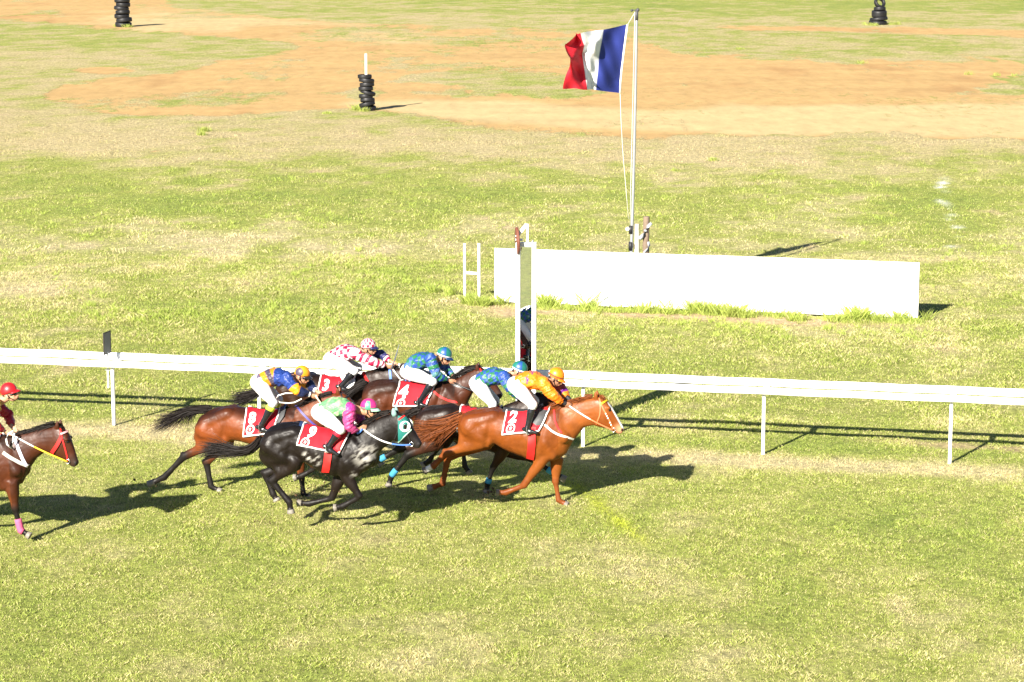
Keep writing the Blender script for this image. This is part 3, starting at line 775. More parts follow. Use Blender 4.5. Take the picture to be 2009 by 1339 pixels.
def build_horse(label, anchor, top, bottom, neck, head, fore, hind, coat, tail, mane, sock=(), blaze=0, sweat=(), group='racehorses galloping past the post', hair=(.012, .009, .008), seed=1, tailargs=None):
    fr = Frame(*anchor); C = COATS[coat]
    e = empty('racehorse', fr.o, -RAIL_A); tag(e, label, 'horse', group)
    mb = MB(); n = 20
    xr, xc = top[0][0], top[-1][0]
    # trunk
    rings = []; axis = []
    for t in [0, .02, .05, .09, .14, .2, .27, .34, .42, .5, .58, .66, .73, .79, .85, .9, .94, .975, 1]:
        x = lerp(xr, xc, t); a = fr.p(x, resample(top, x)); b = fr.p(x, resample(bottom, x))
        c = (a+b)/2; hz = (a-b)/2; w = float(np.interp(t, [q[0] for q in TW], [q[1] for q in TW]))
        ring = []
        for k in range(n):
            th = 2*math.pi*k/n; cz, sy = math.cos(th), math.sin(th)
            egg = 1-.10*cz                                     # fuller below the middle
            ring.append(c+hz*cz+Vector((0, -math.copysign(abs(sy)**.86, sy)*w*egg, 0)))
        rings.append(ring); axis.append((a, b, w))
    mb.loft(rings)
    def tp(t, v, w):
        x = lerp(xr, xc, t); y = lerp(resample(top, x), resample(bottom, x), v)
        return fr.p(x, y)+Vector((0, -w, 0))
    for s in (1, -1):
        mb.capsule(tp(.13, .30, .11*s), tp(.32, .24, .12*s), .15, .13)
        mb.capsule(tp(.80, .16, .10*s), tp(.94, .58, .135*s), .075, .10)
        mb.capsule(tp(.78, .60, .165*s), tp(.84, .86, .13*s), .105, .085)
        mb.ball(tp(.955, .62, .075*s), (.10, .085, .12))
    # neck
    rings = []
    for (tx, ty), (bx, by), w in neck:
        a, b = fr.p(tx, ty), fr.p(bx, by); c = (a+b)/2; h = (a-b)/2
        rings.append([c+h*math.cos(q)+Vector((0, -math.copysign(abs(math.sin(q))**.9, math.sin(q))*w*(1-.25*math.cos(q)), 0)) for q in [2*math.pi*k/n for k in range(n)]])
    mp, ks = similarity(*head)
    hrings = []
    for a, b, w in HT:
        pa, pb = fr.p(*mp(a)), fr.p(*mp(b)); c = (pa+pb)/2; h = (pa-pb)/2
        hrings.append([c+h*math.cos(q)+Vector((0, -math.copysign(abs(math.sin(q))**.85, math.sin(q))*w*.95, 0)) for q in [2*math.pi*k/n for k in range(n)]])
    mb.loft(rings+[hrings[1]]); mb.loft(hrings)
    for s in (1, -1):
        mb.ball(fr.p(*mp((1176, 820)))+Vector((0, -.045*s, 0)), (.085, .045, .085))       # jowl
        mb.ball(fr.p(*mp((1195, 799)))+Vector((0, -.072*s, 0)), (.035, .03, .028))         # brow
        mb.ball(fr.p(*mp((1220, 842)))+Vector((0, -.034*s, 0)), (.028, .02, .028))         # nostril
        b0 = fr.p(*mp((1171, 783)))+Vector((0, -.05*s, 0)); t0 = fr.p(*mp((1169.5, 766)))+Vector((0, -.058*s, 0))
        mb.tube([b0, b0.lerp(t0, .35), b0.lerp(t0, .75), t0], [.030, .036, .024, .005], 10, lat=(0, 1, 0), el=1, lel=.6)
    # legs
    legs = []
    LY = (0, 1, 0)
    for i, (E, K, Fk, T) in enumerate(fore):
        w = (.115 if i == 0 else -.115)
        E, K, Fk, T = [fr.p(*q, ww) for q, ww in zip((E, K, Fk, T), (w, w*.95, w*.9, w*.9))]
        up = E+(E-K).normalized()*.09
        mb.tube([up, E.lerp(K, .3), E.lerp(K, .7), K, K.lerp(Fk, .14), K.lerp(Fk, .55), Fk, Fk.lerp(T, .45), Fk.lerp(T, .6)], [.098, .082, .054, .052, .040, .034, .046, .035, .046], 14, LY, 1.08, .9)
        d = (T-Fk); mb.tube([Fk.lerp(T, .55), Fk.lerp(T, .7), T], [.040, .05, .062], 12, LY)
        legs.append((E, K, Fk, T, 'f', i))
    for i, (S, H, Fk, T) in enumerate(hind):
        w = (.125 if i == 0 else -.125)
        hip = tp(.12, .42, w*1.0)
        S, H, Fk, T = [fr.p(*q, ww) for q, ww in zip((S, H, Fk, T), (w*1.1, w*.95, w*.9, w*.9))]
        mb.capsule(hip, S, .165, .12)
        rear = tp(.075, .5, w*.85); mb.capsule(rear, S.lerp(H, .55)+(rear-S)*.10, .10, .07)
        mb.tube([S, S.lerp(H, .35), S.lerp(H, .75), H, H.lerp(Fk, .12), H.lerp(Fk, .55), Fk, Fk.lerp(T, .45), Fk.lerp(T, .6)], [.128, .102, .062, .062, .050, .039, .049, .037, .047], 14, LY, 1.1, .85)
        back = (H-S).normalized(); hq = (H-S).normalized()-(Fk-H).normalized(); hq = hq.normalized() if hq.length > .05 else back; mb.ball(H+hq*.035, (.042, .034, .048))
        mb.tube([Fk.lerp(T, .55), Fk.lerp(T, .7), T], [.040, .05, .062], 12, LY)
        legs.append((S, H, Fk, T, 'h', i))
    me = remesh(mb, .0125, 4, .5)
    v = coords(me)
    # settle the muscles of the barrel and quarters into one skin, then give it its undulations
    ed = np.empty(len(me.edges)*2, np.int32); me.edges.foreach_get('vertices', ed); ed = ed.reshape(-1, 2)
    deg = np.bincount(ed.ravel(), minlength=len(v))[:, None].clip(1)
    xz = np.array([fr.p(lerp(xr, xc, t), resample(bottom, lerp(xr, xc, t))) for t in np.linspace(0, 1, 24)])
    zb_ = np.interp(v[:, 0], xz[:, 0], xz[:, 2]); wgt = sstep(-.16, .02, v[:, 2]-zb_)*sstep(xz[-1, 0]+.12, xz[-1, 0]-.05, v[:, 0])
    wgt = wgt[:, None]
    for it in range(20):
        s_ = np.zeros_like(v); np.add.at(s_, ed[:, 0], v[ed[:, 1]]); np.add.at(s_, ed[:, 1], v[ed[:, 0]])
        v = v+(s_/deg-v)*(.55 if it % 2 == 0 else -.50)*wgt if it > 9 else v+(s_/deg-v)*.5*wgt
    set_coords(me, v)
    nn = np.empty(len(v)*3, np.float32); me.vertices.foreach_get('normal', nn); nn = nn.reshape(-1, 3)
    q1 = fbm(v[:, 0]*3.2+seed*3.1, v[:, 2]*4.1+v[:, 1]*2, 301, 2)-.5
    q2 = np.abs(fbm(v[:, 0]*7+v[:, 2]*4+seed, v[:, 2]*6-v[:, 0]*5+v[:, 1]*3, 311, 2)-.5)
    v = v+nn*((q1*.026-(.12-q2).clip(0)*.022)*np.maximum(wgt[:, 0], .25))[:, None]
    # ribs behind the elbow, groove of the shoulder and of the quarter
    tt_ = (v[:, 0]-xz[0, 0])/(xz[-1, 0]-xz[0, 0])
    v = v+nn*(.0030*np.sin(tt_*95+v[:, 2]*9)*sstep(.40, .5, tt_)*sstep(.76, .68, tt_)*wgt[:, 0])[:, None]
    g1 = tt_-(.735+.16*(v[:, 2]-zb_-.35)); g2 = tt_-(.315+.12*(v[:, 2]-zb_-.3))
    v = v-nn*((.020*np.exp(-(g1/.022)**2)+.024*np.exp(-(g2/.035)**2)*sstep(.42, .2, v[:, 2]-zb_))*wgt[:, 0])[:, None]
    set_coords(me, v)
    # ------ coat colour
    body, back_, belly, legc = [np.array(C[k]) for k in ('body', 'back', 'belly', 'leg')]
    zt = np.array([a.z for a, b, w in axis]); zb = np.array([b.z for a, b, w in axis]); xa = np.array([a.x for a, b, w in axis])
    rel = (np.interp(v[:, 0], xa, zt)-v[:, 2])/np.maximum(np.interp(v[:, 0], xa, zt-zb), .1)
    nz = fbm(v[:, 0]*3+seed, v[:, 2]*3, 7)-.5
    rel = rel+nz*.35
    c = lerp(back_, body, sstep(.02, .42, rel)[:, None]); c = lerp(c, belly, (sstep(.72, 1.05, rel)*.35)[:, None])
    nk = fr.p(*neck[0][0]); isneck = v[:, 0] > np.interp(.9, [0, 1], [axis[0][0].x, axis[-1][0].x])
    cn = lerp(body, back_, np.clip(.35+.5*(nz+.2), 0, 1)[:, None]) if C['dark'] else lerp(body, belly, np.clip(.3+nz, 0, 1)[:, None])
    c = np.where(isneck[:, None], cn, c)
    pm = np.array(fr.p(*head[1])); dm = np.linalg.norm((v-pm)*np.array([1, .8, 1]), axis=1)
    c = lerp(c, np.array(C['muz']), (sstep(.19, .05, dm)*.85)[:, None])
    if blaze:
        A = np.array(fr.p(*mp((1199, 796)))); B = np.array(fr.p(*mp((1221, 832))))
        ab = B-A; tt = np.clip(((v-A) @ ab)/(ab @ ab), -.1, 1.12); d = np.linalg.norm(v-(A+tt[:, None]*ab), axis=1)
        c = lerp(c, np.array([.75, .73, .70]), sstep(.05, .035, d)[:, None]*blaze)
    # legs: dark points, socks, hooves
    bestd = np.full(len(v), 9.0); bs = np.zeros(len(v)); bl = np.zeros(len(v), int)
    for li, (a, b, cc_, d_, kind, i) in enumerate(legs):
        P = [np.array(q) for q in (a, b, cc_, d_)]
        for sgi in range(3):
            A, B = P[sgi], P[sgi+1]; ab = B-A
            tt = np.clip(((v-A) @ ab)/(ab @ ab), 0, 1); dd = np.linalg.norm(v-(A+tt[:, None]*ab), axis=1)
            m = dd < bestd; bestd[m] = dd[m]; bs[m] = (sgi+tt)[m]; bl[m] = li
    near = bestd < .085
    if C['dark']:
        k = np.where(near, sstep(.62, 1.0, bs+nz*.35), 0)
        c = lerp(c, legc, k[:, None])
    else:
        c = lerp(c, legc, (near & (bs > .8))[:, None]*.7)
    for li, lim in sock:
        c = lerp(c, np.array([.72, .70, .66]), ((bl == li) & near)[:, None]*sstep(lim-.12, lim+.05, bs)[:, None])
    c = np.where((near & (bs > 2.62))[:, None], np.array([.16, .14, .12]) if not C['dark'] else np.array([.20, .18, .15]), c)
    for (sx, sy, r0, amt) in sweat:                          # dried foam on the coat
        q = np.array(fr.p(sx, sy, .26)); d = np.linalg.norm((v-q)*np.array([1, .7, 1]), axis=1)
        k = sstep(r0, r0*.3, d)*sstep(.36, .66, fbm((v[:, 0]+v[:, 2]*.7)*9, (v[:, 2]-v[:, 0]*.7)*26, 5, 4))*amt
        c = lerp(c, np.array([.42, .40, .36]), k[:, None])
    # slight hollows and sinews on the surface
    set_colors(me, c)
    link('body', me, coatmat(), e)
    bvh = BVHTree.FromPolygons([Vector(q) for q in v], [tuple(p.vertices) for p in me.polygons])
    H = dict(fr=fr, e=e, bvh=bvh, mp=mp, ks=ks, legs=legs, tp=tp, name=label)
    # eyes
    for s in (1, -1):
        p = fr.p(*mp((1197, 804)))+Vector((0, -.25*s, 0)); h = bvh.ray_cast(p, Vector((0, s, 0)))
        q = h[0] if h[0] else fr.p(*mp((1197, 804)))+Vector((0, -.09*s, 0))
        b = MB(); b.ball(q+Vector((0, .012*s, 0)), (.026, .02, .020)); b.build('eye', mat('horse eye', (.006, .005, .005), .08, .6), e)
        p = fr.p(*mp((1221, 842.5)))+Vector((0, -.25*s, 0)); h = bvh.ray_cast(p, Vector((0, s, 0)))
        if h[0]:
            b = MB(); b.ball(h[0]+Vector((0, .008*s, 0)), (.015, .013, .022)); b.build('nostril', mat('nostril dark', (.008, .006, .006), .7), e)
    hm = hair_mat('hair %s' % coat, hair)
    if tail:
        t = MB(); a = dict(n=420, spread0=.022, spread1=.06, lat=.045, jag=.4); a.update(tailargs or {})
        strands(t, fr, tail, a.pop('n'), seed+3, **a); t.build('tail', hm, e)
    if mane:
        t = MB()
        for k, gd in enumerate(mane): strands(t, fr, [gd], 70, seed+20+k, w0=.006, spread0=.016, spread1=.035, lat=.05, jag=.5, pts=6)
        t.build('mane', hm, e)
    return H

def cast(H, px, py, off=.0):
    fr = H['fr']; d = fr.dir(px, py)
    h = H['bvh'].ray_cast(fr.c, d)
    if h[0] is None:
        q = fr.p(px, py); nr = H['bvh'].find_nearest(q); return nr[0]+nr[1]*off, nr[1]
    n = h[1]
    if n.dot(d) > 0: n = -n
    return h[0]+n*off, n
def strap(H, pts, w, m, name, both=True, off=.008, th=.006, parent=None, mb=None, sub=9, free=False, wplane=.2):
    """a flat strap laid on the horse along a pixel line"""
    out = mb or MB(); P = []; N = []
    for k in range(len(pts)-1):
        for j in range(sub):
            t = j/sub; x = lerp(pts[k][0], pts[k+1][0], t); y = lerp(pts[k][1], pts[k+1][1], t)
            if free: p, nn = H['fr'].p(x, y, wplane), Vector((0, -1, 0))
            else: p, nn = cast(H, x, y, off)
            P.append(p); N.append(nn)
    x, y = pts[-1]
    if free: P.append(H['fr'].p(x, y, wplane)); N.append(Vector((0, -1, 0)))
    else:
        p, nn = cast(H, x, y, off); P.append(p); N.append(nn)
    for it in range(7):
        P = [P[0]]+[(P[i-1]+P[i]*2+P[i+1])/4 for i in range(1, len(P)-1)]+[P[-1]]
        N = [N[0]]+[(N[i-1]+N[i]*2+N[i+1]).normalized() for i in range(1, len(N)-1)]+[N[-1]]
    if both:
        if abs(P[0].y) < abs(P[-1].y): P.reverse(); N.reverse()
        mid = (P[-1]+Vector((P[-1].x, -P[-1].y, P[-1].z)))/2
        mx = [Vector((P[-1].x, P[-1].y*q, P[-1].z)) for q in (.6, .2, -.2, -.6)] if abs(P[-1].y) > .02 else []
        nm = Vector((N[-1].x, 0, N[-1].z)); nm = nm.normalized() if nm.length > .1 else Vector((0, 0, 1))
        P = P+mx+[Vector((q.x, -q.y, q.z)) for q in reversed(P)]
        N = N+[nm]*len(mx)+[Vector((q.x, -q.y, q.z)) for q in reversed(N)]
    rings = []
    for i, q in enumerate(P):
        d = P[min(i+1, len(P)-1)]-P[max(i-1, 0)]
        if d.length < 1e-7: d = Vector((0, 1, 0))
        d.normalize(); s = d.cross(N[i])
        if s.length < 1e-4: s = Vector((0, 0, 1))
        s.normalize(); nn = s.cross(d).normalized()
        if rings and (rings[-1][0]-rings[-1][3]).dot(s) < 0 and False: s = -s
        rings.append([q+s*w/2+nn*th/2, q+s*w/2-nn*th/2, q-s*w/2-nn*th/2, q-s*w/2+nn*th/2])
    out.loft(rings)
    if mb is None: return out.build(name, m, parent or H['e'], smooth=False)
def bilin(Q, u, v):
    (a, b, c, d) = Q    # top-rear, top-front, bottom-front, bottom-rear
    return (lerp(lerp(a[0], b[0], u), lerp(d[0], c[0], u), v), lerp(lerp(a[1], b[1], u), lerp(d[1], c[1], u), v))
CLOTH = lambda: mat('saddle cloth red', (.42, .012, .022), .75, .2, bump=.25, bscale=14, var=.10, vscale=6)
CWHITE = lambda: mat('saddle cloth white', (.78, .77, .75), .75, .2)
def cloth(H, Q, number=None, npos=(.22, .34), nsize=.26, emb=(.2, .78), esize=.15, rot=0, edge=.035, m=None, fold=0):
    e = H['e']; fr = H['fr']; nu, nv = 26, 20
    def surf(u, v, off):
        x, y = bilin(Q, u, v)
        p, n = cast(H, x, y, off)
        p = p+Vector((0, -.006*math.sin(u*19+v*4)*v-.005*math.sin(u*7-v*9), 0))
        return p, n
    grid = [[surf(i/nu, j/nv, .016)[0] for i in range(nu+1)] for j in range(nv+1)]
    for it in range(2):
        g2 = [[p.copy() for p in r] for r in grid]
        for j in range(1, nv):
            for i in range(1, nu):
                a = (grid[j-1][i].y+grid[j+1][i].y+grid[j][i-1].y+grid[j][i+1].y)/4
                g2[j][i].y = min(grid[j][i].y, lerp(grid[j][i].y, a, .7))
        grid = g2
    W_ = nu+1; vs = [p for r in grid for p in r]
    k0 = len(vs)
    vs += [Vector((p.x, -p.y, p.z)) for p in vs]
    fs = [(j*W_+i, j*W_+i+1, (j+1)*W_+i+1, (j+1)*W_+i) for j in range(nv) for i in range(nu)]
    fs += [tuple(q+k0 for q in f) for f in fs]
    # over the back
    ridge = []
    for i in range(nu+1):
        p = grid[0][i]; h = H['bvh'].ray_cast(Vector((p.x, 0, p.z+.6)), Vector((0, 0, -1)))
        z = (h[0].z if h[0] else p.z)+.014
        ridge.append(len(vs)); vs.append(Vector((p.x, 0, max(z, p.z))))
    for i in range(nu):
        fs.append((i, i+1, ridge[i+1], ridge[i])); fs.append((k0+i, k0+i+1, ridge[i+1], ridge[i]))
    mb = MB(); mb.add(vs, fs); o = mb.build('saddle_cloth', m or CLOTH(), e)
    # white binding
    def at(u, v, off=.022):
        u = max(0, min(1, u)); v = max(0, min(1, v)); i = min(int(u*nu), nu-1); j = min(int(v*nv), nv-1); a, c = u*nu-i, v*nv-j
        p = (grid[j][i]*(1-a)+grid[j][i+1]*a)*(1-c)+(grid[j+1][i]*(1-a)+grid[j+1][i+1]*a)*c
        du = grid[j][i+1]-grid[j][i]; dv = grid[j+1][i]-grid[j][i]; n = du.cross(dv)
        if n.y > 0: n = -n
        n.normalize(); return p+n*(off-.016), n
    lo = lambda pts: [at(*q)[0] for q in pts]
    for line in ([(0, k/12) for k in range(13)]+[(k/14, 1) for k in range(1, 15)]+[(1, 1-k/12) for k in range(1, 13)],):
        for sg in (1, -1):
            P = lo(line); P = [Vector((p.x, p.y*sg, p.z)) for p in P]
            b = MB(); b.tube(P, .013, 6); b.build('binding', CWHITE(), o)
    # number and badge, laid on the cloth
    (x0, y0), (x1, y1), (x2, y2), (x3, y3) = Q
    wpx = math.hypot(x1-x0, y1-y0); hpx = math.hypot(x3-x0, y3-y0)
    ca, sa = math.cos(R_(rot)), math.sin(R_(rot))
    def place(uv, lx, ly, off):
        X = (lx*ca-ly*sa); Y = (lx*sa+ly*ca)
        return at(uv[0]+X/wpx, uv[1]-Y/hpx, off)[0]
    if number:
        cu = bpy.data.curves.new('num', 'FONT'); cu.body = number; cu.size = 1.0; cu.offset = .045; cu.align_x = 'CENTER'; cu.align_y = 'CENTER'; cu.fill_mode = 'FRONT'; cu.resolution_u = 6
        ob = bpy.data.objects.new('num', cu); COL.objects.link(ob)
        dg = bpy.context.evaluated_depsgraph_get(); tm = bpy.data.meshes.new_from_object(ob.evaluated_get(dg)); bpy.data.objects.remove(ob)
        bm = bmesh.new(); bm.from_mesh(tm); bmesh.ops.triangulate(bm, faces=bm.faces)
        for it in range(2):
            bmesh.ops.subdivide_edges(bm, edges=[q for q in bm.edges if q.calc_length() > .12], cuts=1)
        xs = [q.co.x for q in bm.verts]; ys = [q.co.y for q in bm.verts]; mx, my = (min(xs)+max(xs))/2, (min(ys)+max(ys))/2; hh = max(ys)-min(ys)
        for q in bm.verts: q.co = place(npos, (q.co.x-mx)/hh*nsize*1.05, (q.co.y-my)/hh*nsize, .024)
        bmesh.ops.triangulate(bm, faces=bm.faces); bm.to_mesh(tm); bm.free()
        link('number', tm, CWHITE(), o, smooth=False)
    if emb:
        g = MB(); S = esize
        def poly(outer, inner):
            n = len(outer); vs = [place(emb, *q, .024) for q in outer+inner]
            g.add(vs, [(k, k+1, n+k+1, n+k) for k in range(n-1)])
        ang = [R_(-62+ (304)*k/30) for k in range(31)]
        poly([(S*.5*math.cos(a), S*.5*math.sin(a)) for a in ang], [(S*.36*math.cos(a), S*.36*math.sin(a)) for a in ang])
        star = []
        for k in range(10):
            a = R_(90+36*k); r = S*(.20 if k % 2 == 0 else .085); star.append((r*math.cos(a), r*math.sin(a)+S*.06))
        c0 = place(emb, 0, S*.06, .024); vs = [c0]+[place(emb, *q, .024) for q in star]
        g.add(vs, [(0, 1+k, 1+(k+1) % 10) for k in range(10)])
        for k in range(4):
            x = (-.24+.15*k)*S; g.add([place(emb, x, -S*.2, .024), place(emb, x+S*.09, -S*.2, .024), place(emb, x+S*.09, -S*.33, .024), place(emb, x, -S*.33, .024)], [(0, 1, 2, 3)])
        g.add([place(emb, -.3*S, -S*.40, .024), place(emb, .3*S, -S*.40, .024), place(emb, .3*S, -S*.5, .024), place(emb, -.3*S, -S*.5, .024)], [(0, 1, 2, 3)])
        g.build('badge', CWHITE(), o, smooth=False)
    return o
def bandage(H, li, t0, t1, m, r=.05):
    a, b, c, d, kind, i = H['legs'][li]; mb = MB()
    P = [b.lerp(c, t) for t in np.linspace(t0, min(t1, 1), 5)]
    if t1 > 1: P += [c.lerp(d, (t1-1))]
    mb.tube(P, [r*.92]+[r]*(len(P)-2)+[r*.95], 14, (0, 1, 0)); mb.build('bandage', m, H['e'])
def saddle(H, seat, flap, mseat, mflap):
    """seat: pixel line along the top of the back, flap: pixel polygon on the near side"""
    fr = H['fr']; e = H['e']
    mb = MB(); P = [fr.p(*q) for q in seat]
    rings = []
    for i, p in enumerate(P):
        t = i/(len(P)-1); w = [.10, .12, .10, .08, .08, .09][min(i, 5)]; p = p-Vector((0, 0, .035))
        n = 12; rings.append([p+Vector((0, w*math.cos(a), .022*math.sin(a)-.05*abs(math.cos(a))**2)) for a in [2*math.pi*k/n for k in range(n)]])
    mb.loft(rings); s = mb.build('saddle', mseat, e)
    if flap:
        cx = sum(q[0] for q in flap)/len(flap); cy = sum(q[1] for q in flap)/len(flap)
        for sg in (1, -1):
            vs = []; mb = MB()
            for sc in (1, .66, .33):
                for q in flap:
                    p, n = cast(H, lerp(cx, q[0], sc), lerp(cy, q[1], sc), .032); vs.append(Vector((p.x, p.y*sg, p.z)))
            p, n = cast(H, cx, cy, .034); vs.append(Vector((p.x, p.y*sg, p.z))); n_ = len(flap); fs = []
            for r in range(2):
                for k in range(n_): fs.append((r*n_+k, r*n_+(k+1) % n_, (r+1)*n_+(k+1) % n_, (r+1)*n_+k))
            for k in range(n_): fs.append((2*n_+k, 2*n_+(k+1) % n_, 3*n_))
            mb.add(vs, fs)
            mb.build('flap', mflap, s)
def bridle(H, m, brow=None, nose=None, bead=False):
    T = H['mp']; q = lambda *pts: [T(p) for p in pts]
    o = strap(H, q((1203, 842), (1199, 832), (1190, 815), (1180, 796), (1175, 782)), .020, m, 'bridle')          # cheek pieces over the poll
    strap(H, q((1177, 788), (1178, 800), (1177, 815), (1170, 832)), .016, m, 'throat_lash', parent=o)
    b = MB(); strap(H, q((1178, 794), (1186, 789), (1193, 783.5)), .026, brow or m, 'browband', mb=b, off=.012); b.build('browband', brow or m, o, smooth=False)
    if nose:
        b = MB(); strap(H, q((1209, 818), (1203, 830), (1197, 841)), nose[1], nose[0], 'noseband', mb=b, off=.014); b.build('noseband', nose[0], o, smooth=False)
    for sg in (1, -1):
        b = MB(); p, n = cast(H, *T((1204, 843)), .012); p = Vector((p.x, p.y*sg, p.z))
        rg = [p+Vector((.03*math.cos(a), 0, .03*math.sin(a))) for a in [2*math.pi*k/16 for k in range(17)]]
        b.tube(rg, .006, 6)
        b.build('bit_ring', mat('bit steel', (.65, .65, .66), .25, .5, metal=.9), o)
    if bead:
        for t in (.35, .45, .55, .75, .85):
            b = MB(); p, n = cast(H, *T((lerp(1181, 1202, t), lerp(797, 840, t))), .012); b.ball(p, .012, 8, 6); b.build('stud', CWHITE(), o)
    return o
def reins(H, hand, mats, sag=0.0):
    """from the bit to the rider's hand; two colours along the length"""
    T = H['mp']; fr = H['fr']; bit, n = cast(H, *T((1204, 843)), .02)
    hand = Vector(hand)
    for k, (m, t0, t1) in enumerate(mats):
        for sg in (1, -1):
            P = []; mb = MB()
            for j in range(9):
                t = lerp(t0, t1, j/8); p = Vector((bit.x, bit.y*sg, bit.z)).lerp(Vector((hand.x, (hand.y if sg > 0 else -hand.y*.6), hand.z)), t)
                p.z -= sag*4*t*(1-t); p.y -= sg*.05*math.sin(math.pi*t); P.append(p)
            mb.tube(P, .012, 6)
            mb.build('rein', m, H['e'])

# ------------------------------------------------------------------ riders
SKINC = np.array([.40, .20, .115]); 
def rider(H, label, J, silk, silkfn, cap, capfn, peakcol, boots=(.012, .012, .014), boottop=None, breech=(.66, .66, .66), glove=None, skin=(.40, .20, .115), cuff=None, goggles=(.012, .012, .015), farhand=(4, -3), group='jockeys riding in the race', bt_len=.16, puff=1.0):
    fr = H['fr']; e = empty('person', fr.o, -RAIL_A); tag(e, label, 'person', group)
    P = lambda k, w: fr.p(*J[k], w)
    hip = P('hip', 0); sh = P('sh', 0); hd = P('head', 0)
    Y = Vector((0, 1, 0))
    ax = (sh-hip); L = ax.length; ax.normalize(); back = Y.cross(ax); back = -back if back.z < 0 else back      # towards the rider's back
    # head frame
    pk = (fr.p(*J['peak'])-hd).normalized(); ang = R_(22)
    fwd = (pk*math.cos(ang)+Vector((-pk.z, 0, pk.x))*math.sin(ang)).normalized() if True else pk
    up = Vector((-fwd.z, 0, fwd.x))
    M = Matrix((fwd, Y, up)).transposed()
    # joints, near (+) and far (-)
    nS, fS = P('sh', .17), P('sh', -.17)
    dfar = Vector((.03, 0, .02))
    nE = P('elbow', .22); fE = Vector((nE.x, .20, nE.z))+dfar*1.5
    nW = P('wrist', .11); fW = Vector((nW.x, .07, nW.z))+dfar*1.2
    nH = P('hand', .085); fH = Vector((nH.x, .05, nH.z))+dfar
    nP, fP = P('hip', .09), P('hip', -.09)
    nK = P('knee', .245); fK = Vector((nK.x-.07, .225, nK.z-.04))
    nA = P('ankle', .29); fA = Vector((nA.x-.06, .28, nA.z))
    nT = P('toe', .31); fT = Vector((nT.x-.06, .29, nT.z))
    # ---- body: one continuous skin surface
    b = MB()
    b.capsule(hip, sh, .06, .065); b.capsule(fS+(nS-fS)*.12, nS+(fS-nS)*.12, .03, .03)
    for s, S, E, Wr in ((1, nS, nE, nW), (-1, fS, fE, fW)):
        b.capsule(S+Vector((0, 0, -.01)), E, .034, .034); b.capsule(E, Wr, .034, .027)
    for Pp, K, A, T in ((nP, nK, nA, nT), (fP, fK, fA, fT)):
        b.capsule(Pp, K, .075, .05); b.capsule(K, A, .040, .026)
    ear = hd+M @ Vector((-.01, 0, -.045))
    chin = hd+M @ Vector((.075, 0, -.135))
    b.capsule(sh+ax*.02, hd+M @ Vector((-.03, 0, -.07)), .062, .056)
    b.ball(hd+M @ Vector((0, 0, -.01)), (.098, .078, .10), M=M)
    b.ball(hd+M @ Vector((.035, 0, -.075)), (.068, .062, .082), M=M)
    b.ball(chin+M @ Vector((-.012, 0, .012)), (.028, .032, .026), M=M)
    b.capsule(hd+M @ Vector((.094, 0, -.045)), hd+M @ Vector((.118, 0, -.085)), .010, .016)
    b.capsule(hd+M @ Vector((.098, -.02, -.117)), hd+M @ Vector((.098, .02, -.117)), .011, .011)
    b.ball(hd+M @ Vector((.085, 0, -.10)), (.02, .028, .03), M=M)
    for s in (1, -1):
        b.ball(hd+M @ Vector((-.012, -.074*s, -.062)), (.022, .010, .03), M=M)
        b.ball(hd+M @ Vector((.072, -.04*s, -.07)), (.02, .02, .02), M=M)
    # hands closed round the reins: palm, four fingers of their own length, thumb
    for s, Wr, Hd in ((1, nW, nH), (-1, fW, fH)):
        d = (Hd-Wr); d = d.normalized() if d.length > .02 else Vector((.9, 0, -.4))
        sd = Vector((0, -s, 0)); dn = d.cross(sd); dn = -dn if dn.z > 0 else dn; dn.normalize()
        c = Wr+d*.055
        b.ball(c, (.046, .022, .040), M=Matrix((d, sd, dn)).transposed())
        b.capsule(Wr-d*.01, c, .024, .026)
        for k, ln in enumerate((.040, .045, .042, .033)):
            o = c+d*.036+dn*(-.028+.019*k)
            k1 = o+d*ln*.55-sd*.006; k2 = k1+d*.006-sd*ln*.62; k3 = k2-d*ln*.45-sd*.004
            b.capsule(o, k1, .0105, .010, 8); b.capsule(k1, k2, .0100, .0095, 8); b.capsule(k2, k3, .0095, .0085, 8)
        th0 = c-d*.012-dn*.024; th1 = th0+d*.034-dn*.014-sd*.012; th2 = th1+d*.026-sd*.016+dn*.004
        b.capsule(th0, th1, .013, .0115, 8); b.capsule(th1, th2, .0115, .009, 8)
    me = remesh(b, .0085, 2, .4); v = coords(me)
    c = np.tile(np.array(skin), (len(v), 1))*(1+.2*(fbm(v[:, 0]*40, v[:, 2]*40, 3, 2)-.5))[:, None]
    lip = np.array(hd+M @ Vector((.104, 0, -.117))); c = lerp(c, np.array(skin)*np.array([.95, .5, .55]), (np.linalg.norm((v-lip)*np.array([1, .6, 2]), axis=1) < .022)[:, None]*.8)
    hair = np.linalg.norm(v-np.array(hd+M @ Vector((-.055, 0, -.05))), axis=1) < .055; c = np.where(hair[:, None], np.array([.02, .014, .01]), c)
    set_colors(me, c); link('body', me, mat('skin', rough=.5, spec=.35, attr='col'), e)
    if glove:
        for Wr, Hd in ((nW, nH), (fW, fH)):
            g = MB(); d = (Hd-Wr).normalized(); g.capsule(Wr-d*.02, Wr+d*.02, .036, .036)
            g.build('wristband', mat('glove %s' % (glove,), glove, .6), e)
    # ---- jersey
    s = MB(); rings = []; n = 20; axl = []
    prof = [(-.10, .13, .095, .0), (-.02, .155, .118, .012), (.12, .165, .125, .03), (.3, .172, .132, .045), (.5, .182, .135, .048), (.7, .195, .13, .035), (.86, .20, .115, .015), (.97, .165, .095, .0), (1.05, .10, .075, -.005)]
    for t, w, th, hump in prof:
        cpt = hip+ax*(L*t)+back*hump*puff; 
        rings.append([cpt+back*(math.cos(a)*th*puff)+Y*(-math.sin(a)*w) for a in [2*math.pi*k/n for k in range(n)]])
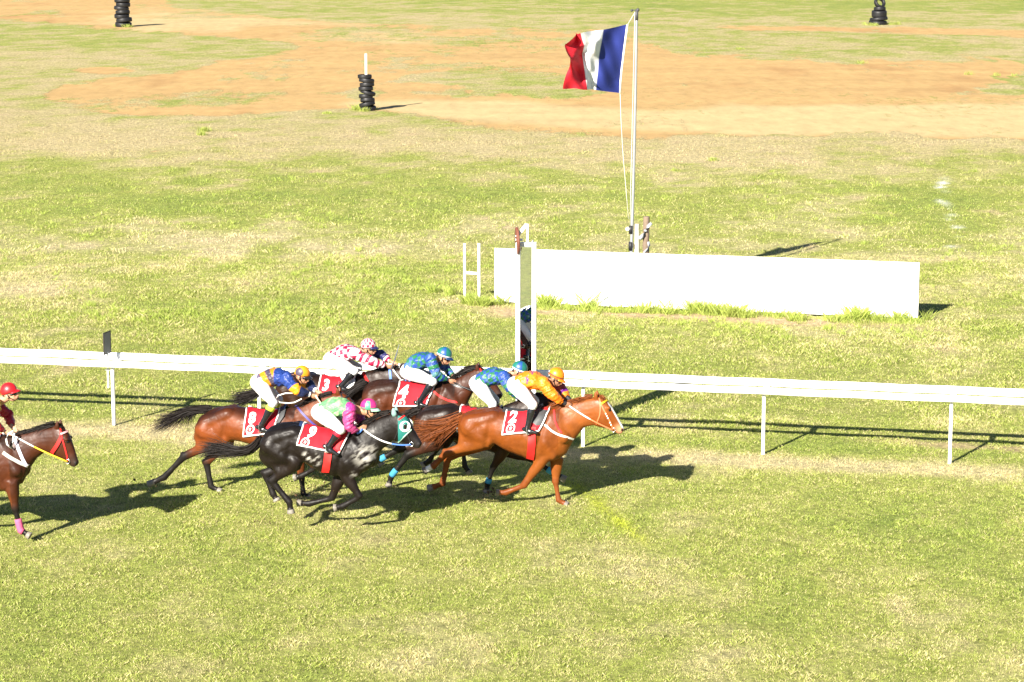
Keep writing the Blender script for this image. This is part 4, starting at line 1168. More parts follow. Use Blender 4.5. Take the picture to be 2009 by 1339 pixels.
    s.loft(rings)
    for sg, S, E, Wr in ((1, nS, nE, nW), (-1, fS, fE, fW)):
        S_ = S-ax*.03
        s.ball(S_, (.10, .09, .10))
        s.tube([S_, S_.lerp(E, .4)-Vector((0, 0, .01)), E, E.lerp(Wr, .45)-Vector((0, 0, .012)), E.lerp(Wr, .86)], [.094, .086, .076, .066, .044], 14)
    me = remesh(s, .0115, 3, .5); v = coords(me)
    # cloth creases
    me.calc_normals_split() if hasattr(me, 'calc_normals_split') else None
    nn = np.empty(len(v)*3, np.float32); me.vertices.foreach_get('normal', nn); nn = nn.reshape(-1, 3)
    hp = np.array(hip); A_ = np.array(ax); B_ = np.array(back)
    a = (v-hp) @ A_; w_ = (v-hp) @ B_; y = v[:, 1]
    sd = abs(hash(J['head'])) % 97
    cre = np.abs(fbm(a*16+w_*6+sd, y*5+w_*9, 3, 3)-.5)*2; cre2 = np.abs(fbm(a*9-w_*22+sd, y*7, 13, 2)-.5)*2
    v = v+nn*((.30-cre)*.024+(.30-cre2)*.022)[:, None]
    set_coords(me, v)
    # arm parameter for sleeves
    def segd(p0, p1):
        p0, p1 = np.array(p0), np.array(p1); ab = p1-p0; t = np.clip(((v-p0) @ ab)/(ab @ ab), 0, 1); return np.linalg.norm(v-(p0+t[:, None]*ab), axis=1), t
    d1, t1 = segd(nS, nE); d2, t2 = segd(nE, nW); d3, t3 = segd(fS, fE); d4, t4 = segd(fE, fW)
    arm = np.where(np.minimum(d1, d3) < np.minimum(d2, d4), np.where(d1 < d3, t1, t3), 1+np.where(d2 < d4, t2, t4))
    torso_d = np.linalg.norm((v-hp)-np.outer(np.clip(a, 0, L), A_), axis=1)
    sleeve = (np.minimum(np.minimum(d1, d2), np.minimum(d3, d4)) < .115) & ((arm > .32) | (np.abs(y) > .2))
    cc = silkfn(dict(a=a/L, h=w_, y=y, v=v, arm=arm, sleeve=sleeve, hd=np.array(hd)))
    set_colors(me, cc)
    link('jersey', me, mat('racing silk', rough=.42, spec=.42, attr='col', bump=.85, bscale=17, bdist=.022), e)
    # ---- breeches
    q = MB()
    q.ball(hip-ax*.02, (.145, .150, .125), M=Matrix((ax, Y, back)).transposed())
    for sg, Pp, K, A in ((1, nP, nK, nA), (-1, fP, fK, fA)):
        B0 = Pp-ax*.05
        q.tube([B0, B0.lerp(K, .3), B0.lerp(K, .65), K, K.lerp(A, bt_len+.06)], [.122, .112, .092, .072, .061], 14)
        q.ball(K, .074)
    me = remesh(q, .0125, 3, .5); v = coords(me); nn = np.empty(len(v)*3, np.float32); me.vertices.foreach_get('normal', nn); nn = nn.reshape(-1, 3)
    v = v+nn*((fbm(v[:, 0]*14+v[:, 2]*9, v[:, 1]*10+v[:, 2]*6, 5, 3)-.5)*.018)[:, None]; set_coords(me, v)
    link('breeches', me, mat('breeches %.2f' % breech[0], breech, .7, .25, bump=.15, bscale=20), e)
    # ---- boots
    for K, A, T in ((nK, nA, nT), (fK, fA, fT)):
        q = MB(); d = (A-K).normalized(); f = (T-A); f = f.normalized()
        top = K.lerp(A, bt_len)
        q.tube([top, K.lerp(A, .35), K.lerp(A, .7), A, A+d*.03], [.060, .062, .048, .044, .046], 14)
        heel = A+d*.055-f*.05
        q.capsule(heel, A+d*.05+f*.07, .034, .036); q.capsule(A+d*.04+f*.05, T+d*.02, .036, .026)
        me = remesh(q, .01, 2, .5); link('boot', me, mat('boot leather', boots, .16, .6, bump=.12, bscale=25), e)
        if boottop:
            q = MB(); q.tube([K.lerp(A, bt_len-.01), K.lerp(A, bt_len+.16)], [.066, .067], 16); q.build('boot_top', mat('boot top %.2f %.2f' % boottop[:2], boottop, .6), e)
        # stirrup
        q = MB(); cs = A+d*.088+f*.03
        q.box(cs, (.05, .09, .010)); q.tube([cs+Vector((0, -.055, 0)), cs+Vector((-.01, -.05, .09)), cs+Vector((-.012, 0, .14)), cs+Vector((-.01, .05, .09)), cs+Vector((0, .055, 0))], .006, 6)
        q.build('stirrup', mat('bit steel'), e, smooth=False)
    # ---- helmet
    h = MB(); rings = []; nu = 30
    for ph in [R_(q) for q in (-14, -5, 4, 14, 25, 37, 50, 63, 75, 84, 89.5)]:
        rings.append([hd+M @ Vector((.004+.120*math.cos(ph)*math.cos(t), .100*math.cos(ph)*math.sin(t), .008+.116*math.sin(ph))) for t in [2*math.pi*k/nu for k in range(nu)]])
    h.loft(rings); me = h.mesh('helmet'); bm = bmesh.new(); bm.from_mesh(me); bmesh.ops.subdivide_edges(bm, edges=[x for x in bm.edges], cuts=2, use_grid_fill=True); bmesh.ops.recalc_face_normals(bm, faces=bm.faces); bm.to_mesh(me); bm.free()
    v = coords(me); lv = (v-np.array(hd)) @ np.array(M)
    set_colors(me, capfn(lv)*(.80+.45*fbm(lv[:, 0]*30+3, lv[:, 1]*30+lv[:, 2]*25, 9, 3))[:, None]); hl = link('helmet', me, mat('helmet silk', rough=.4, spec=.5, attr='col', bump=.12, bscale=18), e)
    q = MB(); rr = []
    for k in range(13):
        t = R_(-62+124*k/12); out = .040*math.cos(t*1.25)**1.0+.010
        a0 = Vector((.004+.117*math.cos(t), .098*math.sin(t), -.012)); a1 = Vector((.004+(.120+out)*math.cos(t), (.100+out*.4)*math.sin(t), -.034-.006*math.cos(t)))
        rr.append([hd+M @ (a0+Vector((0, 0, .006))), hd+M @ (a1+Vector((0, 0, .004))), hd+M @ (a1-Vector((0, 0, .004))), hd+M @ (a0-Vector((0, 0, .006)))])
    q.loft(rr); q.build('peak', mat('peak %.2f %.2f %.2f' % peakcol, peakcol, .4, .4), hl)
    q = MB(); st = []
    for k in range(17):
        t = R_(-100+200*k/16); st.append(hd+M @ Vector((.045+.056*math.cos(t), .073*math.sin(t), -.050)))
    rg = []
    for k, p in enumerate(st):
        o = (p-(hd+M @ Vector((.02, 0, -.05)))).normalized(); u = M @ Vector((0, 0, 1)); hh = .022 if 3 < k < 13 else .010
        rg.append([p+u*hh+o*.006, p+u*hh-o*.004, p-u*hh-o*.004, p-u*hh+o*.006])
    q.loft(rg); q.build('goggles', mat('goggles', goggles, .2, .5), e)
    q = MB()
    cs_ = [(.0, -.088, -.02), (.012, -.078, -.08), (.05, -.045, -.13), (.062, 0, -.148), (.05, .045, -.13), (.012, .078, -.08), (0, .088, -.02)]
    q.tube([hd+M @ Vector(z) for z in cs_], .007, 6)
    q.build('chin_strap', mat('boot leather'), hl)
    if cuff:
        for E, Wr in ((nE, nW), (fE, fW)):
            q = MB(); q.tube([E.lerp(Wr, .84), E.lerp(Wr, .97)], [.044, .04], 12); q.build('cuff', mat('cuff', cuff, .7), e)
    return dict(e=e, hand=nH, wrist=nW, hd=hd)
def whip(fr, pts, w, m, label, r=.009):
    mb = MB(); P = [fr.p(x, y, w) for x, y in pts]; o = P[0].copy()
    mb.tube([p-o for p in P], [r*1.5]+[r]*(len(P)-2)+[r*.6], 8)
    ob = mb.build('riding_whip', m); ob.location = fr.o+fr.R @ o; ob.rotation_euler = (0, 0, -RAIL_A)
    tag(ob, label, 'whip'); return ob

# ------------------------------------------------------------------ silks
def full(v, c): return np.tile(np.array(c, float), (len(v), 1))
def check(u, w): return ((np.floor(u)+np.floor(w)) % 2) == 0
ORG = (.72, .155, .004); PURP = (.10, .012, .16); MAROON = (.30, .03, .03)
def silk_orange(q):
    v = q['v']; c = full(v, ORG)
    c = lerp(c, np.array([.82, .33, .04]), np.clip(fbm(v[:, 0]*9, v[:, 2]*9, 3)*1.6-.6, 0, 1)[:, None]*.6)
    for ca, cy, r in ((.60, -.03, .075), (.30, .10, .05), (.45, -.17, .05)):
        da, dy = (q['a']-ca)*.62, q['y']-cy; th = np.arctan2(dy, da); rr = r*(.62+.38*np.cos(5*th))
        c = np.where(((np.hypot(da, dy) < rr) & (q['h'] > .03))[:, None], np.array(PURP), c)
    c = np.where((q['sleeve'] & (q['arm'] > 1.25) & (q['arm'] < 1.5) & (q['y'] > -.3) & (q['y'] > .05))[:, None], np.array(PURP), c)
    c = np.where((q['sleeve'] & (q['y'] > .05) & (q['arm'] < 1.25))[:, None], np.array(MAROON), c)
    return c
def cap_orange(l):
    c = full(l, (.80, .20, .006)); th = np.arctan2(l[:, 1], l[:, 0])
    c = np.where(((np.abs(np.sin(th*2)) < .10) & (l[:, 2] > 0))[:, None], np.array([.45, .10, .01]), c)
    return np.where(((l[:, 2] > -.004) & (l[:, 2] < .012))[:, None], np.array([.16, .02, .03]), c)
BLU = (.018, .058, .27); GRN = (.020, .135, .052); NAVY = (.012, .018, .06)
def silk_bluegreen(q):
    v = q['v']; u = q['a']*6.5+(fbm(v[:, 0]*9, v[:, 2]*9, 6)-.5)*1.6; w = np.arctan2(q['y'], q['h']+.02)*2.6
    c = np.where(check(u, w)[:, None], np.array(BLU), np.array(GRN))
    c = np.where((q['sleeve'])[:, None], np.where(check(q['arm']*4.5, w*.5)[:, None], np.array(BLU)*.9, np.array(GRN)), c)
    return lerp(c, np.array([.14, .24, .42]), (sstep(.55, .75, fbm(v[:, 0]*12, v[:, 2]*12, 4))*.5)[:, None])
def cap_bluegreen(l):
    th = np.arctan2(l[:, 1], l[:, 0]); c = np.where((np.sin(th*3) > .1)[:, None], np.array([.015, .07, .25]), np.array([.012, .13, .10]))
    return np.where(((l[:, 2] > -.012) & (l[:, 2] < .004))[:, None], np.array([.75, .77, .8]), c)
CRIM = (.36, .008, .050)
def silk_check(q):
    u = q['a']*6.6; w = np.arctan2(q['y'], q['h']+.02)*2.5
    u2, w2 = u, w
    c = np.where(check(u2, w2)[:, None], np.array(CRIM), np.array([.58, .55, .57]))
    s = np.where(check(q['arm']*5.5, w*.8)[:, None], np.array(CRIM), np.array([.58, .55, .57]))
    c = np.where(q['sleeve'][:, None], s, c)
    under = q['sleeve'] & (q['y'] < 0) & (q['arm'] < 1.6) & (q['h'] < -.09-.16*np.clip(q['arm']-.2, 0, 1.4)+.0)
    c = np.where(under[:, None], np.array([.06, .20, .52]), c)
    return np.where((q['sleeve'] & (q['y'] > .06) & (q['arm'] < 1.5))[:, None], np.array([.02, .02, .09]), c)
def cap_check(l):
    th = np.arctan2(l[:, 1], l[:, 0]); c = np.where(check(th*2.6, l[:, 2]*22+.3)[:, None], np.array(CRIM), np.array([.58, .53, .55])); return c
def silk_eight(q):
    v = q['v']; c = full(v, (.70, .20, .008)); u = q['a']
    c = np.where((np.sin(u*15+q['y']*9+q['h']*14+1.2) > .0)[:, None], np.array([.05, .04, .065]), c)
    c = np.where(((u > .60) | (q['sleeve'] & (q['arm'] < .7)))[:, None], np.array([.014, .040, .20]), c)
    c = np.where((u < .06)[:, None], np.array([.09, .07, .12]), c)
    c = np.where((q['sleeve'] & (q['arm'] > .62))[:, None], np.array([.75, .27, .012]), c)
    return np.where((q['sleeve'] & (q['arm'] > 1.0))[:, None], np.array(NAVY), c)
def cap_eight(l):
    c = full(l, (.72, .25, .012)); c = np.where((np.hypot(l[:, 0]+.02, l[:, 2]-.03) < .062)[:, None], np.array([.06, .045, .075]), c)
    return np.where((l[:, 2] > .122)[:, None], np.array([.25, .02, .02]), c)
def silk_nine(q):
    v = q['v']; c = lerp(full(v, (.11, .36, .13)), np.array([.45, .58, .30]), (sstep(.5, .72, fbm(v[:, 0]*13, v[:, 2]*13, 8))*.75)[:, None])
    c = np.where((q['a'] > 1.0)[:, None], np.array([.40, .03, .20]), c)
    return np.where((q['sleeve'] & (q['arm'] > .12))[:, None], np.array([.40, .045, .165]), c)
def cap_nine(l):
    c = full(l, (.46, .025, .15)); th = np.abs(np.arctan2(l[:, 1], l[:, 0]))
    c = np.where(((th > 1.05) & (th < 1.75) & (l[:, 2] < .10))[:, None], np.array([.06, .32, .16]), c)
    return np.where(((l[:, 2] > -.012) & (l[:, 2] < .004))[:, None], np.array([.05, .20, .13]), c)
def silk_red(q):
    c = full(q['v'], (.03, .16, .08)); c = np.where((q['a'] > .86)[:, None], np.array([.6, .36, .03]), c)
    return np.where((q['sleeve'] & (q['arm'] > .25))[:, None], np.array([.36, .012, .02]), c)
def cap_red(l): return full(l, (.52, .01, .015))

M_ = lambda n, c, r=.5: mat(n, c, r, .35)
BLK = M_('black leather', (.016, .015, .016), .35); DSAD = M_('saddle black', (.03, .03, .032), .4); REDS = M_('red webbing', (.58, .016, .014), .6); WEB = M_('white webbing', (.78, .76, .72), .6)
ORS = M_('orange strap', (.62, .16, .06), .5); YEL = M_('yellow strap', (.75, .48, .02), .5); BLUS = M_('blue webbing', (.06, .16, .5), .5); NAVS = M_('navy seat', (.015, .03, .085), .45); GRNB = M_('green hood', (.01, .14, .12), .7)
TEAL = mat('teal bandage', (.05, .26, .42), .7, .2, bump=.4, bscale=60, var=.15); PINK = mat('pink bandage', (.55, .10, .20), .7, .2, bump=.4, bscale=60)

# ============ chestnut, number 2
H2 = build_horse('bright chestnut racehorse with white blaze in front, cloth number two', (1000, 989),
  [(899, 835), (902, 818), (914, 808), (937, 800), (958, 799), (983, 802), (1010, 806), (1036, 806), (1062, 801), (1083, 797), (1100, 798), (1113, 806), (1123, 832)],
  [(899, 850), (905, 868), (916, 880), (940, 882), (966, 865), (978, 872), (998, 884), (1021, 893), (1038, 902), (1062, 906), (1085, 905), (1107, 896), (1123, 868)],
  [((1072, 798), (1112, 890), .17), ((1090, 795), (1124, 868), .15), ((1108, 791), (1136, 852), .115), ((1128, 787.5), (1147, 838), .095)],
  ((1166, 780), (1223, 845)),
  fore=[((1064, 900), (1027.6, 953), (992, 967), (974, 967)), ((1092, 908), (1090, 946.5), (1096, 982), (1114, 992))],
  hind=[((955, 862), (875, 890), (850, 915), (831, 925)), ((958, 864), (879, 898), (868, 950), (839, 959))],
  coat='chestnut', blaze=1, sock=[(2, 2.2)],
  tail=[[(908, 814), (888, 822), (862, 828), (835, 829), (812, 826)], [(906, 818), (885, 828), (858, 838), (830, 842), (806, 844)], [(905, 820), (884, 834), (862, 848), (842, 858), (824, 868)], [(904, 822), (888, 838), (872, 852), (860, 864), (852, 874)]],
  mane=[[(1160, 779), (1146, 781), (1134, 786)], [(1140, 784), (1124, 787), (1108, 793)], [(1122, 788), (1106, 792), (1090, 800)], [(1106, 791), (1092, 797), (1076, 800)], [(1092, 794), (1080, 799), (1068, 806)], [(1178, 778), (1186, 784), (1190, 792)]],
  hair=(.135, .036, .008), seed=2, tailargs=dict(n=620, spread1=.05, spread0=.03, jag=.62))
cloth(H2, [(995, 804), (1080, 801), (1056, 846), (985.5, 853)], '2', (.20, .33), 24, (.20, .80), 20)
strap(H2, [(1045, 838), (1044, 860), (1042, 880), (1040, 900)], .115, REDS, 'girth', off=.012)
saddle(H2, [(988, 797), (1004, 799), (1024, 801), (1042, 800), (1056, 795), (1064, 790)], [(1046, 806), (1060, 806), (1076, 808), (1073, 822), (1066, 834), (1052, 836), (1045, 830)], DSAD, mat('saddle flap', (.05, .052, .055), .5, .4, var=.15))
bridle(H2, ORS, YEL, None, True)
strap(H2, [(1069, 834), (1082, 846), (1098, 854), (1124, 862)], .028, WEB, 'breast_girth', off=.01)
strap(H2, [(1087, 806), (1088, 825), (1094, 840), (1102, 850)], .026, REDS, 'breastplate', off=.012)
J2 = dict(hip=(1016, 754), sh=(1068, 751), head=(1091, 737), peak=(1105.5, 752), elbow=(1086, 777), wrist=(1106, 790), hand=(1117, 797), knee=(1045, 795), ankle=(1035, 838), toe=(1053, 847))
r = rider(H2, 'jockey in bright orange silks and orange cap bent low over the leading chestnut', J2, 'o', silk_orange, 'o', cap_orange, (.72, .20, .012), glove=(.02, .02, .022), skin=(.30, .14, .08))
reins(H2, r['hand'], [(ORS, 0, .5), (WEB, .5, 1)], .01)

# ============ dark bay outside it, blue and green rider
HX = build_horse('dark bay racehorse with teal bandages, mostly hidden behind the leading chestnut', (920, 963),
  [(812, 832), (816, 815), (826, 802), (845, 795), (868, 793), (890, 795), (915, 801), (940, 803), (965, 800), (988, 795), (1005, 797), (1019, 812), (1029, 832)],
  [(812, 846), (822, 862), (838, 873), (865, 870), (884, 860), (905, 868), (930, 878), (955, 886), (975, 888), (992, 885), (1010, 878), (1022, 866), (1029, 850)],
  [((985, 797), (1022, 872), .16), ((1005, 790), (1036, 852), .13), ((1025, 782), (1052, 834), .11), ((1048, 776), (1066, 822), .09)],
  ((1083, 770), (1136, 834)),
  fore=[((985, 888), (967, 918), (957, 948), (954, 967)), ((1006, 888), (1050, 903), (1084, 928), (1110, 942))],
  hind=[((874, 862), (800, 893), (768, 934), (762, 956)), ((872, 862), (782, 882), (746, 902), (727, 913))],
  coat='dark_bay', tail=[[(822, 803), (808, 808), (794, 816), (782, 828)], [(820, 806), (806, 814), (794, 826), (786, 842)]],
  mane=[[(1040, 778), (1022, 786), (1006, 792)], [(1060, 774), (1044, 780), (1030, 788)]], seed=3)
cloth(HX, [(904, 799), (985, 797), (962, 842), (897, 847)], None, emb=None)
saddle(HX, [(905, 795), (920, 797), (940, 798), (958, 796), (970, 791), (978, 786)], None, DSAD, DSAD)
bridle(HX, BLK)
for li in range(4): bandage(HX, li, .70, 1.0, TEAL, .050)
JX = dict(hip=(941, 751), sh=(992, 739), head=(1019, 724), peak=(1032, 736), elbow=(1007, 768), wrist=(1028, 782), hand=(1038, 786), knee=(967, 794), ankle=(958, 836), toe=(976, 846))
r = rider(HX, 'jockey in blue and green silks half hidden behind the orange rider', JX, 'b', silk_bluegreen, 'b', cap_bluegreen, (.02, .05, .2))
reins(HX, r['hand'], [(BLK, 0, 1)])

# ============ number 4
H4 = build_horse('reddish bay racehorse with dark windswept mane, cloth number four', (800, 931),
  [(709, 792), (711, 768), (722, 751), (740, 745), (761, 744), (779, 748), (805, 752), (832, 750), (856, 746), (878, 744), (895, 752), (909, 768), (917, 792)],
  [(709, 800), (718, 816), (735, 826), (757, 816), (776, 808), (800, 820), (830, 833), (858, 841), (880, 842), (898, 834), (910, 820), (914, 810), (917, 802)],
  [((866, 746), (908, 826), .165), ((886, 744), (914, 802), .135), ((902, 737), (922, 782), .11), ((916, 729), (930, 768), .09)],
  ((934, 723), (985, 777)),
  fore=[((872, 842), (858, 880), (842, 905), (828, 914)), ((884, 842), (908, 878), (912, 915), (922, 930))],
  hind=[((762, 808), (702, 850), (690, 893), (678, 905)), ((764, 810), (724, 853), (738, 898), (750, 914))],
  coat='bay', tail=[[(716, 750), (700, 758), (684, 770), (668, 782)], [(714, 754), (698, 764), (684, 778), (662, 790)]],
  mane=[[(936, 721), (922, 722), (908, 726), (896, 724)], [(926, 724), (910, 729), (898, 735), (888, 734)], [(914, 729), (902, 734), (890, 741)], [(902, 734), (890, 740), (878, 744)], [(938, 720), (945, 727), (948, 735)]], seed=4)
cloth(H4, [(784, 750), (853, 758), (835, 797), (772, 796)], '4', (.20, .40), 26, (.21, .90), 19, rot=0)
saddle(H4, [(786, 745), (800, 747), (816, 748), (832, 746), (842, 741), (850, 736)], None, DSAD, DSAD)
bridle(H4, REDS, REDS)
strap(H4, [(850, 768), (862, 778), (876, 785), (896, 790)], .03, REDS, 'breast_girth', off=.01)
strap(H4, [(886, 754), (896, 758), (908, 760), (926, 764)], .03, BLK, 'martingale', off=.012)
J4 = dict(hip=(804, 727), sh=(848, 703), head=(871, 696), peak=(884, 707), elbow=(857, 735), wrist=(880, 746), hand=(889, 750), knee=(849, 749), ankle=(824, 787), toe=(840, 796))
r = rider(H4, 'jockey in blue and green checked silks crouching above cloth number four', J4, 'b', silk_bluegreen, 'b', cap_bluegreen, (.012, .03, .10))
reins(H4, r['hand'], [(BLK, 0, 1)], .02)

# ============ number 3
H3 = build_horse('dark bay racehorse nearest the rail with lowered neck, cloth number three', (640, 912),
  [(540, 768), (543, 750), (553, 737), (574, 729), (598, 728), (622, 734), (650, 741), (674, 740), (695, 733), (713, 731), (728, 741), (740, 758), (748, 780)],
  [(540, 782), (550, 798), (566, 808), (588, 800), (608, 796), (636, 804), (664, 816), (690, 826), (712, 827), (730, 815), (740, 804), (744, 798), (748, 790)],
  [((698, 733), (738, 812), .16), ((716, 730), (750, 790), .13), ((736, 724), (762, 774), .11), ((757, 722), (774, 762), .09)],
  ((785, 724), (838, 782)),
  fore=[((706, 826), (720, 862), (690, 884), (672, 888)), ((716, 826), (738, 858), (716, 886), (702, 894))],
  hind=[((594, 796), (560, 842), (600, 876), (612, 890)), ((596, 798), (566, 846), (618, 880), (632, 894))],
  coat='dark_bay', tail=[[(545, 745), (522, 756), (496, 768), (466, 774), (455, 776)], [(544, 748), (522, 762), (498, 780), (474, 792), (458, 800)]],
  mane=[[(780, 720), (762, 722), (744, 727)], [(760, 721), (742, 725), (726, 731)]], seed=5)
cloth(H3, [(630, 737), (697, 740), (674, 786), (622, 786)], '3', (.22, .40), 22, None)
saddle(H3, [(633, 735), (648, 738), (664, 738), (680, 736), (690, 731), (696, 727)], [(668, 742), (690, 738), (700, 748), (690, 764), (672, 770)], REDS, WEB)
bridle(H3, BLUS, BLUS)
strap(H3, [(711, 730), (716, 740), (721, 750)], .04, REDS, 'breastplate', off=.012)
strap(H3, [(765, 726), (766, 736), (767, 744)], .04, BLUS, 'neck_strap', off=.012)
J3 = dict(hip=(654, 704), sh=(700, 693), head=(722, 679), peak=(739, 686), elbow=(730, 709), wrist=(758, 717), hand=(768, 721), knee=(695, 728), ankle=(671, 756), toe=(688, 766))
r = rider(H3, 'jockey in crimson and white checked silks, arms stretched far forward', J3, 'c', silk_check, 'c', cap_check, (.02, .02, .09))
reins(H3, r['hand'], [(BLUS, 0, .6), (WEB, .6, 1)], .0)
whip(H3['fr'], [(768, 724), (773, 710), (778, 695), (783, 676)], .12, M_('grey whip', (.10, .11, .14)), 'slim dark whip raised in the hand of the crimson checked rider')

# ============ number 8
H8 = build_horse('red bay racehorse with long streaming black tail, cloth number eight', (500, 973),
  [(382, 852), (386, 836), (399, 817), (414, 803), (433, 797), (452, 795), (477, 800), (508, 805), (536, 805), (562, 800), (581, 802), (594, 812), (605, 836)],
  [(382, 864), (392, 876), (408, 884), (438, 874), (460, 862), (477, 866), (500, 872), (524, 882), (548, 892), (568, 896), (586, 892), (598, 880), (605, 858)],
  [((568, 800), (596, 885), .17), ((584, 795), (612, 866), .145), ((602, 787), (626, 850), .115), ((624, 778), (644, 830), .095)],
  ((660, 772), (716, 834)),
  fore=[((596, 890), (620, 918), (592, 934), (576, 938)), ((586, 894), (592, 940), (595, 970), (607, 979))],
  hind=[((440, 858), (361, 896), (322, 937), (291, 951)), ((446, 862), (405, 908), (414, 955), (434, 966))],
  coat='red_bay', tail=[[(413, 802), (394, 801), (368, 804), (340, 812), (312, 815)], [(411, 803), (390, 804), (362, 808), (334, 822), (300, 832)], [(410, 805), (388, 806), (356, 814), (326, 834), (300, 850)], [(409, 806), (392, 806), (382, 812), (378, 826), (380, 838)]],
  mane=[[(650, 772), (632, 776), (612, 784)], [(632, 776), (612, 784), (592, 794)], [(612, 783), (594, 792), (576, 798)]], seed=6, tailargs=dict(n=560, spread1=.05))
cloth(H8, [(484, 803), (550, 803), (533, 850), (478, 856)], '8', (.21, .36), 22, (.21, .78), 19)
saddle(H8, [(498, 800), (514, 802), (530, 802), (546, 799), (556, 794), (562, 789)], [(546, 806), (556, 802), (562, 806), (558, 818), (550, 830), (542, 832)], NAVS, mat('saddle flap'))
bridle(H8, BLK, BLK, (WEB, .09))
strap(H8, [(580, 795), (594, 812), (610, 828), (628, 842)], .03, M_('violet webbing', (.05, .04, .22)), 'breastplate', off=.012)
J8 = dict(hip=(512, 749), sh=(567, 743), head=(592, 733), peak=(607, 744), elbow=(584, 767), wrist=(609, 775), hand=(619, 779), knee=(536, 791), ankle=(513, 835), toe=(531, 846))
r = rider(H8, 'jockey in orange and dark blue silks standing in the stirrups, pale looped rein', J8, 'e', silk_eight, 'e', cap_eight, (.02, .018, .02), boottop=(.55, .72, .06), cuff=(.8, .8, .8))
reins(H8, r['hand'], [(WEB, 0, .5), (BLK, .5, 1)], .03)
mb = MB(); lp = [(575, 772), (560, 772), (546, 776), (541, 784), (549, 790), (566, 791.5), (578, 790), (592, 783)]
mb.tube([H8['fr'].p(x, y, .2+.03*math.sin(k)) for k, (x, y) in enumerate(lp)], .010, 6); mb.build('rein', WEB, H8['e'])
whip(H8['fr'], [(619, 776), (624, 784), (631, 793), (638, 803)], .14, M_('cream whip', (.68, .52, .36)), 'cream whip in the hand of the rider wearing orange and dark blue', .012)

# ============ number 9
H9 = build_horse('almost black racehorse in a green eye hood, foam on its shoulder, cloth number nine', (620, 1046),
  [(509, 884), (511, 868), (518, 852), (530, 838), (549, 830), (568, 827), (592, 831), (620, 838), (648, 843), (672, 846), (695, 850), (720, 864), (740, 890)],
  [(509, 898), (518, 912), (534, 922), (560, 916), (588, 897), (600, 904), (616, 915), (632, 924), (645, 930), (668, 937), (695, 937), (722, 924), (740, 902)],
  [((682, 848), (722, 924), .17), ((700, 842), (738, 898), .145), ((722, 830), (752, 880), .115), ((745, 819), (765, 872), .095)],
  ((770, 811), (826, 873)),
  fore=[((678, 932), (706, 975), (672, 994), (655, 997)), ((668, 934), (651, 978), (606, 989), (583, 987))],
  hind=[((578, 906), (533, 944), (568, 986), (571, 1008)), ((578, 906), (520, 930), (536, 970), (544, 983))],
  coat='black', sweat=[(714, 896, .25, .65), (730, 884, .13, .55), (602, 896, .10, .8), (618, 902, .13, .75), (690, 936, .10, .6)],
  tail=[[(511, 860), (500, 874), (482, 882), (456, 880), (430, 874), (408, 868)], [(510, 864), (498, 878), (478, 886), (450, 884), (420, 880), (392, 882)], [(509, 868), (496, 882), (474, 890), (446, 892), (412, 892), (384, 900)]],
  mane=[[(764, 808), (744, 812), (726, 820)], [(744, 814), (728, 822), (710, 834)], [(726, 824), (710, 832), (694, 844)], [(772, 809), (784, 816), (794, 826)]], seed=7, tailargs=dict(n=640, spread1=.06))
cloth(H9, [(596, 833), (687, 846), (664, 889), (583, 873)], '9', (.24, .36), 23, (.17, .84), 19, rot=-12)
strap(H9, [(644, 888), (643, 900), (641, 914), (638, 926)], .105, REDS, 'girth', off=.012)
saddle(H9, [(590, 824), (606, 832), (626, 838), (644, 839), (658, 836), (668, 832)], [(664, 852), (684, 847), (676, 868), (666, 886), (658, 882)], NAVS, mat('flap red', (.55, .016, .02), .6, .3, bump=.2, bscale=20))
bridle(H9, BLK, REDS)
T9 = H9['mp']
def hood(H, m):
    T = H['mp']; quad = [T((1177, 786)), T((1196, 789)), T((1203, 814)), T((1177, 838))]
    vs = []; nu = 12
    for j in range(nu+1):
        for i in range(nu+1):
            p, n = cast(H, *bilin(quad, i/nu, j/nu), .012); vs.append(p)
    k0 = len(vs); vs += [Vector((p.x, -p.y, p.z)) for p in vs]; W = nu+1
    fs = [(j*W+i, j*W+i+1, (j+1)*W+i+1, (j+1)*W+i) for j in range(nu) for i in range(nu)]; fs += [tuple(q+k0 for q in f) for f in fs]
    mb = MB(); mb.add(vs, fs); o = mb.build('hood', m, H['e'])
    ex, ey = T((1191, 807))
    for sg in (1, -1):
        mb = MB(); mc = MB()
        p, n = cast(H, ex, ey, .015); n = Vector((.35, -.93, .1)).normalized(); a = n.cross(Vector((0, 0, 1))).normalized(); b = a.cross(n)
        S = lambda q: Vector((q.x, q.y*sg, q.z))
        rg = [[S(p+n*h+a*(r*math.cos(t))+b*(r*math.sin(t))) for t in [2*math.pi*k/24 for k in range(24)]] for h, r in ((-.02, .070), (.004, .078), (.010, .068), (-.004, .045))]
        mb.loft(rg)
        mc.ball(S(p+n*.004+a*.0), (.024, .014, .042))
        ec = mb.build('eye_cup', CWHITE(), o); mc.build('eye_opening', mat('horse eye'), o)
    strap(H, [quad[3], quad[2]], .016, M_('pale green trim', (.35, .55, .42)), 'trim', off=.016, both=False, parent=o)
    for s in (1, -1):
        mb = MB(); b0 = H['fr'].p(*T((1172, 785)))+Vector((0, -.05*s, 0)); t0 = H['fr'].p(*T((1170, 768)))+Vector((0, -.06*s, 0))
        mb.tube([b0, b0.lerp(t0, .35), b0.lerp(t0, .75), t0], [.034, .04, .027, .012], 10, lat=(0, 1, 0), el=1, lel=.7)
        mb.build('ear_cover', M_('grey green cover', (.18, .30, .28), .8), o)
hood(H9, GRNB)
J9 = dict(hip=(633, 808), sh=(689, 802), head=(723, 799), peak=(741, 808), elbow=(685, 838), wrist=(703, 843), hand=(711, 841), knee=(668, 843), ankle=(646, 874), toe=(664, 890))
